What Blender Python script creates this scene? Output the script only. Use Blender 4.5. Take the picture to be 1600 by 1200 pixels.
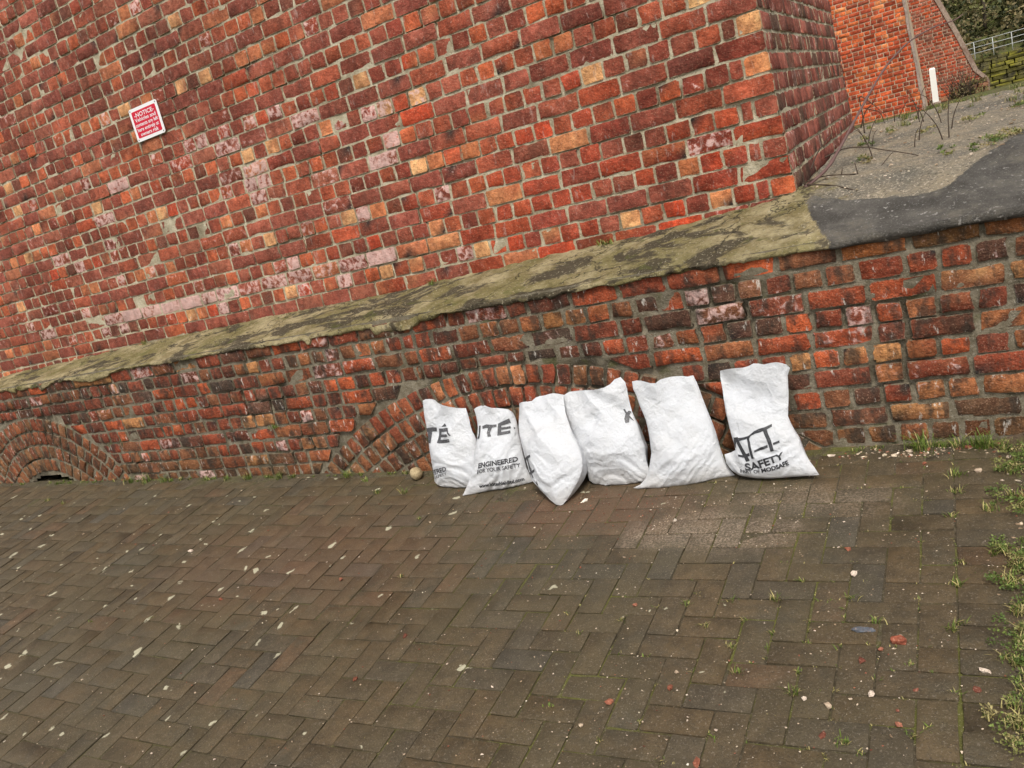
import bpy, bmesh, math, random
import numpy as np
from mathutils import Matrix, Vector

for o in list(bpy.data.objects):
    bpy.data.objects.remove(o)
scene = bpy.context.scene
COL = scene.collection

# ------------------------------------------------------------------ camera
F_PX, CX, CY = 1250.0, 800.0, 600.0
RWC = np.array([[0.85717458, -0.09906027, -0.50540954],
                [0.44715242, -0.34378464, 0.82575229],
                [-0.25555128, -0.93380897, -0.25038841]])   # world <- camera (x right, y down, z forward)
CAM = np.array([0.0, -3.284, 1.445])
cd = bpy.data.cameras.new('camera')
cam = bpy.data.objects.new('camera', cd)
COL.objects.link(cam)
cd.sensor_width = 36.0
cd.lens = F_PX / 1600.0 * 36.0
cd.clip_start = 0.05
cd.clip_end = 3000.0
M = Matrix.Identity(4)
for i in range(3):
    M[i][0] = RWC[i, 0]
    M[i][1] = -RWC[i, 1]
    M[i][2] = -RWC[i, 2]
    M[i][3] = CAM[i]
cam.matrix_world = M
scene.camera = cam

# ------------------------------------------------------------------ sky, sun, exposure
SUN_EL, SUN_AZ = math.radians(56), math.radians(152)      # azimuth clockwise from +Y: behind the camera, to its right
w = bpy.data.worlds.new('World')
scene.world = w
w.use_nodes = True
nt = w.node_tree
nt.nodes.clear()
out = nt.nodes.new('ShaderNodeOutputWorld')
bg = nt.nodes.new('ShaderNodeBackground')
sky = nt.nodes.new('ShaderNodeTexSky')
sky.sky_type = 'NISHITA'
sky.sun_disc = False
sky.sun_elevation = SUN_EL
sky.sun_rotation = SUN_AZ
sky.dust_density = 4.0
hs = nt.nodes.new('ShaderNodeHueSaturation')
hs.inputs['Saturation'].default_value = 0.36
nt.links.new(sky.outputs['Color'], hs.inputs['Color'])
nt.links.new(hs.outputs['Color'], bg.inputs['Color'])
bg.inputs['Strength'].default_value = 0.13
nt.links.new(bg.outputs['Background'], out.inputs['Surface'])
sd = bpy.data.lights.new('sun', 'SUN')
sd.energy = 1.7
sd.angle = math.radians(14)
sd.color = (1.0, 0.95, 0.87)
sun = bpy.data.objects.new('sun', sd)
COL.objects.link(sun)
sdir = Vector((math.sin(SUN_AZ) * math.cos(SUN_EL), math.cos(SUN_AZ) * math.cos(SUN_EL), math.sin(SUN_EL)))
sun.rotation_euler = sdir.to_track_quat('Z', 'Y').to_euler()
sun.location = sdir * 20
scene.view_settings.view_transform = 'Standard'
scene.view_settings.look = 'None'
scene.view_settings.gamma = 1.0
scene.view_settings.exposure = 0.44
scene.view_settings.use_curve_mapping = False

# ------------------------------------------------------------------ helpers
def rngof(s):
    return np.random.default_rng(s)

def _hash(ix, iy, iz):
    h = (ix * 374761393 + iy * 668265263 + iz * 2147483647 + 1013904223) & 0xFFFFFFFF
    h = ((h ^ (h >> 13)) * 1274126177) & 0xFFFFFFFF
    h = ((h ^ (h >> 16)) * 2246822519) & 0xFFFFFFFF
    return ((h ^ (h >> 15)) & 0xFFFFFF) / float(0xFFFFFF)

def vnoise(x, y, z=0.0):
    """smooth value noise in -1..1, vectorised"""
    x, y, z = np.broadcast_arrays(np.asarray(x, float), np.asarray(y, float), np.asarray(z, float))
    ix, iy, iz = np.floor(x).astype(np.int64), np.floor(y).astype(np.int64), np.floor(z).astype(np.int64)
    fx, fy, fz = x - ix, y - iy, z - iz
    fx, fy, fz = [t * t * (3 - 2 * t) for t in (fx, fy, fz)]
    r = 0
    for a in (0, 1):
        for b in (0, 1):
            for c in (0, 1):
                wgt = (fx if a else 1 - fx) * (fy if b else 1 - fy) * (fz if c else 1 - fz)
                r = r + wgt * _hash(ix + a, iy + b, iz + c)
    return r * 2 - 1

def fbm(x, y, z=0.0, o=4):
    r, a, f = 0, 0.5, 1.0
    for k in range(o):
        r = r + a * vnoise(np.asarray(x) * f + 17.3 * k, np.asarray(y) * f - 9.1 * k, np.asarray(z) * f + 3.7 * k)
        a *= 0.5
        f *= 2.03
    return r

def lin(r, g, b):
    f = lambda c: (c / 255 / 12.92) if c / 255 <= 0.04045 else ((c / 255 + 0.055) / 1.055) ** 2.4
    return np.array([f(r), f(g), f(b)])

def project(P):
    P = np.asarray(P, float) - CAM
    q = P @ RWC
    z = np.maximum(q[..., 2], 1e-6)
    return CX + F_PX * q[..., 0] / z, CY + F_PX * q[..., 1] / z, q[..., 2]

def tag(o, label=None, cat=None, group=None, kind=None):
    if label: o['label'] = label
    if cat: o['category'] = cat
    if group: o['group'] = group
    if kind: o['kind'] = kind
    return o

def empty(name, loc=(0, 0, 0)):
    o = bpy.data.objects.new(name, None)
    o.empty_display_size = 0.1
    o.location = loc
    COL.objects.link(o)
    return o

def mesh_obj(name, verts, faces, mat, parent=None, cols=None, smooth=True, attrs=None):
    me = bpy.data.meshes.new(name)
    verts = np.asarray(verts, float)
    off = Vector((0, 0, 0))
    if parent is not None:
        off = Vector(parent.location)
        pp = parent.parent
        while pp is not None:
            off += Vector(pp.location)
            pp = pp.parent
    vv = verts - np.array(off)
    me.from_pydata(vv.tolist(), [], [tuple(int(i) for i in f) for f in faces])
    if cols is not None:
        cols = np.asarray(cols)
        if cols.shape[1] == 5:
            a = me.attributes.new('edge', 'FLOAT', 'POINT')
            a.data.foreach_set('value', cols[:, 4].astype(np.float32).ravel())
            cols = cols[:, :4]
        a = me.attributes.new('bcol', 'FLOAT_COLOR', 'POINT')
        a.data.foreach_set('color', np.asarray(cols, np.float32).ravel())
    if attrs:
        for k, v in attrs.items():
            a = me.attributes.new(k, 'FLOAT', 'POINT')
            a.data.foreach_set('value', np.asarray(v, np.float32).ravel())
    if smooth:
        me.polygons.foreach_set('use_smooth', [True] * len(me.polygons))
    me.update()
    if mat: me.materials.append(mat)
    o = bpy.data.objects.new(name, me)
    COL.objects.link(o)
    if parent is not None: o.parent = parent
    return o

class Batch:
    def __init__(s):
        s.v, s.f, s.c, s.n = [], [], [], 0
    def add(s, v, f, c=None):
        v = np.asarray(v, float)
        s.v.append(v)
        s.f += [tuple(i + s.n for i in q) for q in f]
        if c is not None: s.c.append(np.asarray(c, float))
        s.n += len(v)
    def obj(s, name, mat, parent=None, smooth=True):
        if not s.v: return None
        return mesh_obj(name, np.concatenate(s.v), s.f, mat, parent, np.concatenate(s.c) if s.c else None, smooth)

def box_vf(x0, x1, y0, y1, z0, z1):
    v = [(x0, y0, z0), (x1, y0, z0), (x1, y1, z0), (x0, y1, z0), (x0, y0, z1), (x1, y0, z1), (x1, y1, z1), (x0, y1, z1)]
    f = [(0, 3, 2, 1), (4, 5, 6, 7), (0, 1, 5, 4), (1, 2, 6, 5), (2, 3, 7, 6), (3, 0, 4, 7)]
    return v, f

def tube_vf(pts, rad, n=6, cap=True):
    pts = [Vector(p) for p in pts]
    V, Fc = [], []
    m = len(pts)
    for i, p in enumerate(pts):
        d = (pts[min(i + 1, m - 1)] - pts[max(i - 1, 0)]).normalized()
        a = d.cross(Vector((0.13, 0.31, 0.94)))
        a.normalize()
        b = d.cross(a)
        r = rad[i] if hasattr(rad, '__len__') else rad
        for k in range(n):
            t = 2 * math.pi * k / n
            V.append(tuple(p + a * (r * math.cos(t)) + b * (r * math.sin(t))))
    for i in range(m - 1):
        for k in range(n):
            k2 = (k + 1) % n
            Fc.append((i * n + k, i * n + k2, (i + 1) * n + k2, (i + 1) * n + k))
    if cap:
        Fc.append(tuple(range(n))[::-1])
        Fc.append(tuple((m - 1) * n + k for k in range(n)))
    return V, Fc

# ------------------------------------------------------------------ node material helpers
class NT:
    def __init__(s, name):
        s.m = bpy.data.materials.new(name)
        s.m.use_nodes = True
        s.t = s.m.node_tree
        s.t.nodes.clear()
        s.out = s.t.nodes.new('ShaderNodeOutputMaterial')
        s.b = s.t.nodes.new('ShaderNodeBsdfPrincipled')
        s.t.links.new(s.b.outputs['BSDF'], s.out.inputs['Surface'])
        s.pos = s.t.nodes.new('ShaderNodeNewGeometry').outputs['Position']
    def set(s, inp, v):
        if hasattr(v, 'is_output') or isinstance(v, bpy.types.NodeSocket):
            s.t.links.new(v, inp)
        elif isinstance(v, (tuple, list, np.ndarray)):
            v = list(v)
            if inp.type == 'RGBA' and len(v) == 3: v = v + [1.0]
            inp.default_value = v
        else:
            inp.default_value = v
    def scale(s, vec, sc, rot=None):
        n = s.t.nodes.new('ShaderNodeMapping')
        s.set(n.inputs['Vector'], vec)
        n.inputs['Scale'].default_value = sc
        if rot: n.inputs['Rotation'].default_value = rot
        return n.outputs[0]
    def noise(s, sc, detail=4, rough=0.55, vec=None, dist=0.0, col=False):
        n = s.t.nodes.new('ShaderNodeTexNoise')
        s.set(n.inputs['Vector'], vec if vec is not None else s.pos)
        n.inputs['Scale'].default_value = sc
        n.inputs['Detail'].default_value = detail
        n.inputs['Roughness'].default_value = rough
        n.inputs['Distortion'].default_value = dist
        return n.outputs['Color' if col else 'Fac']
    def voro(s, sc, vec=None, feat='F1', out='Distance', rnd=1.0):
        n = s.t.nodes.new('ShaderNodeTexVoronoi')
        n.feature = feat
        s.set(n.inputs['Vector'], vec if vec is not None else s.pos)
        n.inputs['Scale'].default_value = sc
        n.inputs['Randomness'].default_value = rnd
        return n.outputs[out]
    def math(s, op, a, b=0.0, c=0.0, clamp=False):
        n = s.t.nodes.new('ShaderNodeMath')
        n.operation = op
        n.use_clamp = clamp
        for i, v in enumerate((a, b, c)): s.set(n.inputs[i], v)
        return n.outputs[0]
    def ramp(s, f, lo, hi, o0=0.0, o1=1.0):
        n = s.t.nodes.new('ShaderNodeMapRange')
        n.interpolation_type = 'SMOOTHSTEP'
        for i, v in enumerate((f, lo, hi, o0, o1)): s.set(n.inputs[i], v)
        return n.outputs[0]
    def mix(s, f, a, b, mode='MIX'):
        n = s.t.nodes.new('ShaderNodeMix')
        n.data_type = 'RGBA'
        n.blend_type = mode
        s.set(n.inputs[0], f)
        s.set(n.inputs[6], a)
        s.set(n.inputs[7], b)
        return n.outputs[2]
    def attr(s, name, out='Color'):
        n = s.t.nodes.new('ShaderNodeAttribute')
        n.attribute_name = name
        return n.outputs[out]
    def sep(s, vec):
        n = s.t.nodes.new('ShaderNodeSeparateXYZ')
        s.set(n.inputs[0], vec)
        return n.outputs
    def comb(s, x, y, z):
        n = s.t.nodes.new('ShaderNodeCombineXYZ')
        for i, v in enumerate((x, y, z)): s.set(n.inputs[i], v)
        return n.outputs[0]
    def bump(s, h, dist=0.003, strength=1.0, prev=None):
        n = s.t.nodes.new('ShaderNodeBump')
        n.inputs['Distance'].default_value = dist
        n.inputs['Strength'].default_value = strength
        s.set(n.inputs['Height'], h)
        if prev is not None: s.set(n.inputs['Normal'], prev)
        return n.outputs[0]
    def fin(s, col, rough, normal=None, spec=0.3):
        s.set(s.b.inputs['Base Color'], col)
        s.set(s.b.inputs['Roughness'], rough)
        s.b.inputs['Specular IOR Level'].default_value = spec
        if normal is not None: s.set(s.b.inputs['Normal'], normal)
        return s.m

def mat_brick(name, grime=0.0, fine=1.0, smear=None):
    n = NT(name)
    base = n.attr('bcol')
    eff = n.attr('bcol', 'Alpha')
    mott = n.noise(30, 4, 0.7)
    c = n.mix(n.ramp(mott, 0.28, 0.75, 0.0, 1.0), n.mix(1.0, base, (0.60, 0.53, 0.50), 'MULTIPLY'), n.mix(1.0, base, (1.28, 1.24, 1.18), 'MULTIPLY'))
    hue = n.noise(13, 2, 0.5)
    c = n.mix(n.ramp(hue, 0.54, 0.74, 0.0, 0.6), c, n.mix(1.0, base, (1.35, 1.55, 1.55), 'MULTIPLY'))
    speck = n.noise(150, 2, 0.7)
    c = n.mix(n.ramp(speck, 0.56, 0.70, 0, 0.6), c, (0.09, 0.042, 0.03))
    c = n.mix(n.ramp(speck, 0.43, 0.30, 0, 0.45), c, (0.56, 0.36, 0.24))
    damp = n.noise(1.1, 5, 0.65, vec=n.scale(n.pos, (1.5, 1.5, 0.8)))
    c = n.mix(n.ramp(damp, 0.46, 0.62, 0, 0.55), c, n.mix(1.0, c, (0.52, 0.46, 0.42), 'MULTIPLY'))
    # salts: each brick carries its own amount in the alpha channel
    en = n.noise(30, 3, 0.62, dist=0.5)
    em = n.ramp(n.math('ADD', en, eff), 0.98, 1.16)
    c = n.mix(n.math('MULTIPLY', em, 0.85), c, n.mix(mott, (0.50, 0.25, 0.20), (0.80, 0.60, 0.55)))
    if grime > 0:
        gn = n.noise(8, 4, 0.7)
        streak = n.noise(9, 4, 0.6, vec=n.scale(n.pos, (2.2, 2.2, 0.5)))
        g = n.ramp(n.math('ADD', n.math('MULTIPLY', gn, 0.55), n.math('MULTIPLY', streak, 0.45)), 0.47, 0.60, 0.0, grime)
        c = n.mix(g, c, (0.036, 0.030, 0.022))
        wn = n.noise(11, 4, 0.7, vec=n.scale(n.pos, (3.0, 3.0, 0.9)))
        c = n.mix(n.ramp(wn, 0.60, 0.69, 0, min(0.75, grime)), c, (0.60, 0.55, 0.48))
    if smear is not None:
        ed = n.math('ADD', n.attr('edge', 'Fac'), n.math('MULTIPLY', n.math('SUBTRACT', n.noise(48, 3, 0.7), 0.5), 1.5))
        c = n.mix(n.ramp(ed, 0.78, 1.05, 0, 0.85), c, n.mix(mott, tuple(np.array(smear) * 0.75), tuple(np.array(smear) * 1.2)))
    h = n.math('ADD', n.math('MULTIPLY', n.noise(85, 4, 0.7), 0.8), n.math('MULTIPLY', mott, 1.1))
    nb = n.bump(h, 0.008 * fine, 1.0)
    return n.fin(c, n.ramp(mott, 0.3, 0.7, 0.92, 0.72), nb, 0.25)

def mat_mortar(name, a, b, dark, moss=0.0):
    n = NT(name)
    c = n.mix(n.ramp(n.noise(22, 4, 0.7), 0.3, 0.7), a, b)
    c = n.mix(n.ramp(n.noise(3.5, 5, 0.6), 0.48, 0.66, 0, 0.75), c, dark)
    c = n.mix(n.ramp(n.noise(150, 3, 0.7), 0.58, 0.72, 0, 0.7), c, n.mix(0.5, b, (0.7, 0.66, 0.58)))
    c = n.mix(n.ramp(n.noise(140, 3, 0.7), 0.42, 0.3, 0, 0.6), c, (0.06, 0.05, 0.035))
    if moss: c = n.mix(n.ramp(n.noise(7, 5, 0.6), 0.56, 0.68, 0, moss), c, (0.10, 0.105, 0.03))
    h = n.noise(70, 5, 0.75)
    return n.fin(c, 0.93, n.bump(h, 0.010, 1.0), 0.15)

# ------------------------------------------------------------------ materials of the masonry
M_BRICK_UP = mat_brick('pier_brick', 0.22, 1.0, (0.38, 0.32, 0.215))
M_BRICK_LOW = mat_brick('plinth_brick', 0.78, 1.3, (0.20, 0.17, 0.115))
M_BRICK_FAR = mat_brick('far_brick', 0.12)
M_MORTAR_UP = mat_mortar('lime_mortar', (0.38, 0.32, 0.21), (0.58, 0.52, 0.38), (0.19, 0.155, 0.10), 0.12)
M_MORTAR_LOW = mat_mortar('old_mortar', (0.15, 0.125, 0.082), (0.27, 0.235, 0.17), (0.048, 0.040, 0.028), 0.45)
M_MORTAR_FAR = mat_mortar('far_mortar', (0.50, 0.38, 0.26), (0.62, 0.50, 0.36), (0.36, 0.22, 0.14))

# ------------------------------------------------------------------ one brick
def brick_geo(w, h, rg, nu=None, depth=0.05, e=0.006, jit=0.0025, rough=0.0016, spall=0.0, chip=0.12, lean0=0.0, lean1=0.0, nv=4, drop=0.003):
    """front grid with worn arrises + sides into the wall; (u, v, n) coordinates"""
    if nu is None: nu = 6 if w > 0.15 else 4
    e = min(e, w * 0.25, h * 0.3)
    us = np.concatenate([[0, e], np.linspace(e, w - e, nu - 2)[1:-1], [w - e, w]])
    vs = np.concatenate([[0, e], np.linspace(e, h - e, nv - 2)[1:-1], [h - e, h]])
    U, V = np.meshgrid(us, vs)
    N = rg.normal(0, rough, U.shape) + (U / w - 0.5) * rg.normal(0, 0.0022) + (V / h - 0.5) * rg.normal(0, 0.0018) + rg.normal(0, 0.0018)
    bu = np.zeros_like(U)
    bv = np.zeros_like(V)
    bd = np.zeros(U.shape, bool)
    bd[0, :] = bd[-1, :] = bd[:, 0] = bd[:, -1] = True
    du = np.where(np.arange(nu)[None, :] == 0, 1, np.where(np.arange(nu)[None, :] == nu - 1, -1, 0)) * np.ones((nv, 1))
    dv = np.where(np.arange(nv)[:, None] == 0, 1, np.where(np.arange(nv)[:, None] == nv - 1, -1, 0)) * np.ones((1, nu))
    ins = np.abs(rg.normal(0, jit, U.shape))
    ch = (rg.random(U.shape) < chip) * rg.uniform(0.003, 0.011, U.shape)
    U = U + du * (ins + ch * 0.7)
    V = V + dv * (np.abs(rg.normal(0, jit * 0.6, V.shape)) + ch * 0.5)
    corner = (np.abs(du) * np.abs(dv)) > 0
    U = U + corner * du * 0.0022
    V = V + corner * dv * 0.0014
    N = N - bd * (drop * rg.uniform(0.5, 1.4, U.shape)) - bd * ch * 0.7
    if spall > 0:
        N = N - spall * np.clip(0.5 + rg.normal(0, 0.35, U.shape), 0, 1.2) * (~bd) - spall * 0.4
    U = U + lean0 * (1 - U / w) * (V / h) + lean1 * (U / w) * (V / h)
    P = np.stack([U.ravel(), V.ravel(), N.ravel()], 1)
    F = []
    for j in range(nv - 1):
        for i in range(nu - 1):
            a = j * nu + i
            F.append((a, a + 1, a + nu + 1, a + nu))
    loop = list(range(nu)) + [j * nu + nu - 1 for j in range(1, nv)] + [(nv - 1) * nu + i for i in range(nu - 2, -1, -1)] + [j * nu for j in range(nv - 2, 0, -1)]
    b0 = len(P)
    rim = P[loop].copy()
    bk = P[loop].copy()
    bk[:, 2] = -depth
    P = np.concatenate([P, rim, bk])
    L = len(loop)
    for k in range(L):
        k2 = (k + 1) % L
        F.append((b0 + k, b0 + L + k, b0 + L + k2, b0 + k2))
    return P, F, (nu, nv, loop)

PAL_UP = [(lin(150, 84, 66), 5), (lin(138, 72, 60), 4), (lin(166, 92, 64), 4), (lin(176, 82, 50), 4), (lin(128, 60, 48), 3),
          (lin(190, 122, 74), 2.2), (lin(205, 158, 100), 1.0), (lin(148, 100, 70), 2), (lin(190, 84, 48), 2), (lin(112, 62, 50), 1.2)]
PAL_RED = [(lin(158, 70, 48), 5), (lin(168, 78, 50), 5), (lin(140, 64, 50), 4), (lin(150, 84, 68), 4), (lin(184, 96, 60), 3),
           (lin(118, 60, 44), 2.4), (lin(200, 138, 94), 1.1), (lin(182, 72, 42), 2.4)]
PAL_STR = [(lin(146, 80, 66), 6), (lin(138, 72, 61), 4), (lin(152, 90, 71), 3), (lin(160, 83, 60), 3), (lin(126, 66, 55), 2), (lin(178, 112, 78), 1)]
PAL_HEAD = [(lin(162, 84, 58), 4), (lin(148, 80, 63), 5), (lin(184, 94, 58), 2.4), (lin(194, 122, 80), 1.8), (lin(214, 168, 118), 1.1), (lin(132, 64, 50), 4), (lin(116, 68, 55), 2.5)]
PAL_LOW = [(lin(140, 70, 48), 5), (lin(126, 68, 50), 5), (lin(164, 82, 52), 3.5), (lin(182, 92, 54), 2.5), (lin(106, 62, 48), 4),
           (lin(152, 100, 64), 3), (lin(184, 136, 88), 1.6), (lin(92, 66, 54), 3), (lin(128, 86, 60), 4), (lin(80, 68, 60), 1.2)]
PAL_FAR = [(lin(206, 96, 52), 5), (lin(190, 84, 48), 4), (lin(172, 78, 52), 3), (lin(214, 116, 66), 3), (lin(146, 74, 52), 2), (lin(222, 142, 92), 1)]

def pick(pal, rg):
    ws = np.array([p[1] for p in pal], float)
    return pal[rg.choice(len(pal), p=ws / ws.sum())][0].copy()

def brick_cols(P, info, pal, rg, eff=0.0, mute=0.0, burn=False, dirt=0.0, gain=1.0):
    nu, nv, loop = info
    c0 = pick(pal, rg) * rg.uniform(0.84, 1.18) * gain
    c1 = pick(pal, rg)
    n = len(P)
    ang = rg.uniform(0, 6.28)
    d = P[:, 0] * math.cos(ang) + P[:, 1] * math.sin(ang)
    d = (d - d.mean()) / (d.std() + 1e-6)
    t = np.clip(0.18 + 0.30 * d + rg.normal(0, 0.18, n), 0, 0.75)[:, None] * (rg.random() < 0.6)
    c = c0 * (1 - t) + c1 * t
    c = c * rg.normal(1.0, 0.07, (n, 1))
    g = c.mean(1, keepdims=True)
    c = c * (1 - mute) + g * np.array([1.35, 0.95, 0.75]) * mute
    if burn:
        k = nu * nv
        ctr = P[rg.integers(0, k)]
        r = np.hypot((P[:, 0] - ctr[0]) / 0.035, (P[:, 1] - ctr[1]) / 0.028)
        b = np.clip(1.7 - r * 1.2, 0, 1)[:, None]
        c = c * (1 - b) + np.array([0.028, 0.026, 0.026]) * b
    if dirt > 0:
        c = c * (1 - dirt) + lin(112, 92, 62) * rg.uniform(0.8, 1.1) * dirt
    ed = np.ones(n)
    gi = np.arange(nu * nv)
    inner = (gi % nu > 0) & (gi % nu < nu - 1) & (gi // nu > 0) & (gi // nu < nv - 1)
    ed[:nu * nv][inner] = 0.0
    g = c.mean(1, keepdims=True)
    c = c * np.array([0.98, 0.90, 0.84])
    return np.concatenate([np.clip(c, 0.005, 0.9), np.full((n, 1), eff), ed[:, None]], 1)

class BrickSet:
    """collects bricks; the ones that show largest become objects of their own, the rest one mesh"""
    def __init__(s): s.items = []
    def add(s, P, F, C):
        x, y, z = project(P[:24])
        vis = (z > 0.1).all() and x.max() > -15 and x.min() < 1615 and y.max() > -15 and y.min() < 1215
        a = (x.max() - x.min()) * (y.max() - y.min()) if vis else 0.0
        if vis:
            fx = max(0, min(1600, x.max()) - max(0, x.min())) / (x.max() - x.min() + 1e-6)
            fy = max(0, min(1200, y.max()) - max(0, y.min())) / (y.max() - y.min() + 1e-6)
            a *= fx * fy
        s.items.append((a, P, F, C))
    def emit(s, name, rest, mat, parent, limit=300, hide=None):
        order = sorted(range(len(s.items)), key=lambda i: -s.items[i][0])
        b = Batch()
        for r, i in enumerate(order):
            a, P, F, C = s.items[i]
            if r < limit and a > 60:
                mesh_obj(name, P, F, mat, parent, C)
            else:
                b.add(P, F, C)
        o = b.obj(rest, mat, parent)
        if o: o['kind'] = 'stuff'

def to_world(P, org, u, v, n):
    return np.asarray(org) + P[:, :1] * u + P[:, 1:2] * v + P[:, 2:3] * n

def relief_grid(us, vs, org, u, v, n, depth, amp, freq, seed, keep=None, deep=0.0):
    U, V = np.meshgrid(us, vs)
    N = -depth + amp * fbm(U * freq, V * freq, seed, 4) * 1.6 - deep * np.clip(fbm(U * 3.1, V * 7, seed + 5, 4) - 0.10, 0, 0.5)
    P = np.stack([U.ravel(), V.ravel(), N.ravel()], 1)
    nu = len(us)
    F = []
    for j in range(len(vs) - 1):
        for i in range(nu - 1):
            if keep is not None and not keep((us[i] + us[i + 1]) / 2, (vs[j] + vs[j + 1]) / 2): continue
            a = j * nu + i
            F.append((a, a + 1, a + nu + 1, a + nu))
    return to_world(P, org, u, v, n), F

# ------------------------------------------------------------------ levels of the place
def gz(x):
    return np.maximum(0.0, (-2.5 - np.asarray(x, float))) * 0.022

def gr(x, y):
    x, y = np.asarray(x, float), np.asarray(y, float)
    return gz(x) + np.clip(y, -6, 0) * (0.045 + 0.015 * np.clip(-x, 0, 3))

LT_X = [-9, -7.2, -5.4, -4.05, -3.0, -2.1, -1.36, -0.63, 3]
LT_Z = [.90, .905, .945, .955, .95, .975, .985, 1.03, 1.035]
PR_Y = [0, .06, .46, 1.0, 1.6, 2.3, 2.75, 3.0, 3.2, 3.8]
PR_Z = [.872, .895, 1.03, 1.06, 1.095, 1.125, 1.12, 1.09, .95, .55]
def ledge_z(x, y):
    x, y = np.broadcast_arrays(np.asarray(x, float), np.asarray(y, float))
    zt = np.interp(x, LT_X, LT_Z)
    za = 0.872 + (zt - 0.872) * np.clip(y / 0.46, 0, 1.3) ** 0.85
    zb = np.interp(y, PR_Y, PR_Z)
    t = np.clip((x + 0.75) / 0.25, 0, 1)
    return za * (1 - t) + zb * t

# ------------------------------------------------------------------ ground sheet and hillside behind
def ground_height(x, y):
    x, y = np.asarray(x, float), np.asarray(y, float)
    front = -0.04 + gr(x, y)
    back = np.interp(y, [0, 3.0, 8, 17, 24, 44, 60, 90, 140, 400, 2000], [0.35, .45, .46, .44, .05, -1.6, 8, 19, 28, 34, 34])
    d = np.where(y > 1.0, back + 0.05 * fbm(x * 0.7, y * 0.7, 3) + np.where(y > 50, 1.2 * fbm(x * .12, y * .12, 5), 0), front)
    return d
gx = np.unique(np.concatenate([np.linspace(-600, -14, 12), np.linspace(-14, 14, 57), np.linspace(14, 600, 12)]))
gy = np.unique(np.concatenate([np.linspace(-600, -8, 10), np.linspace(-8, 0.9, 10), np.linspace(1.1, 60, 90), np.linspace(60, 150, 30), np.linspace(150, 900, 8)]))
GX, GY = np.meshgrid(gx, gy)
gv = np.stack([GX.ravel(), GY.ravel(), ground_height(GX, GY).ravel()], 1)
gf = [(j * len(gx) + i, j * len(gx) + i + 1, (j + 1) * len(gx) + i + 1, (j + 1) * len(gx) + i) for j in range(len(gy) - 1) for i in range(len(gx) - 1)]
n = NT('rough_ground')
c = n.mix(n.ramp(n.noise(2.2, 6, 0.6), 0.35, 0.65), (0.10, 0.085, 0.045), (0.085, 0.10, 0.028))
c = n.mix(n.ramp(n.noise(14, 5, 0.65), 0.5, 0.7, 0, 0.8), c, (0.22, 0.19, 0.09))
M_GROUND = n.fin(c, 0.95, n.bump(n.noise(30, 5), 0.03), 0.1)
tag(mesh_obj('ground', gv, gf, M_GROUND), kind='structure')

# ------------------------------------------------------------------ main pier: battered, English bond
TB, TS = math.radians(3.0), math.radians(2.7)
Y0, ZB, XC = 0.45, 0.95, -0.612
GAUGE_U = 0.0863 / math.cos(TB)
uX = np.array([1.0, 0, 0])
vF = np.array([0, math.sin(TB), math.cos(TB)])
nF = np.cross(uX, vF)
uY = np.array([0, 1.0, 0])
vR = np.array([-math.sin(TS), 0, math.cos(TS)])
nR = np.cross(uY, vR)
Z_J9 = 1.120                                   # bed joint below a stretcher course
def front_y(z): return Y0 + math.tan(TB) * (z - ZB)
def corner_x(z): return XC - math.tan(TS) * (z - ZB)
ZTOP, XL, YBACK = 4.2, -8.6, 3.25

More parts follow.
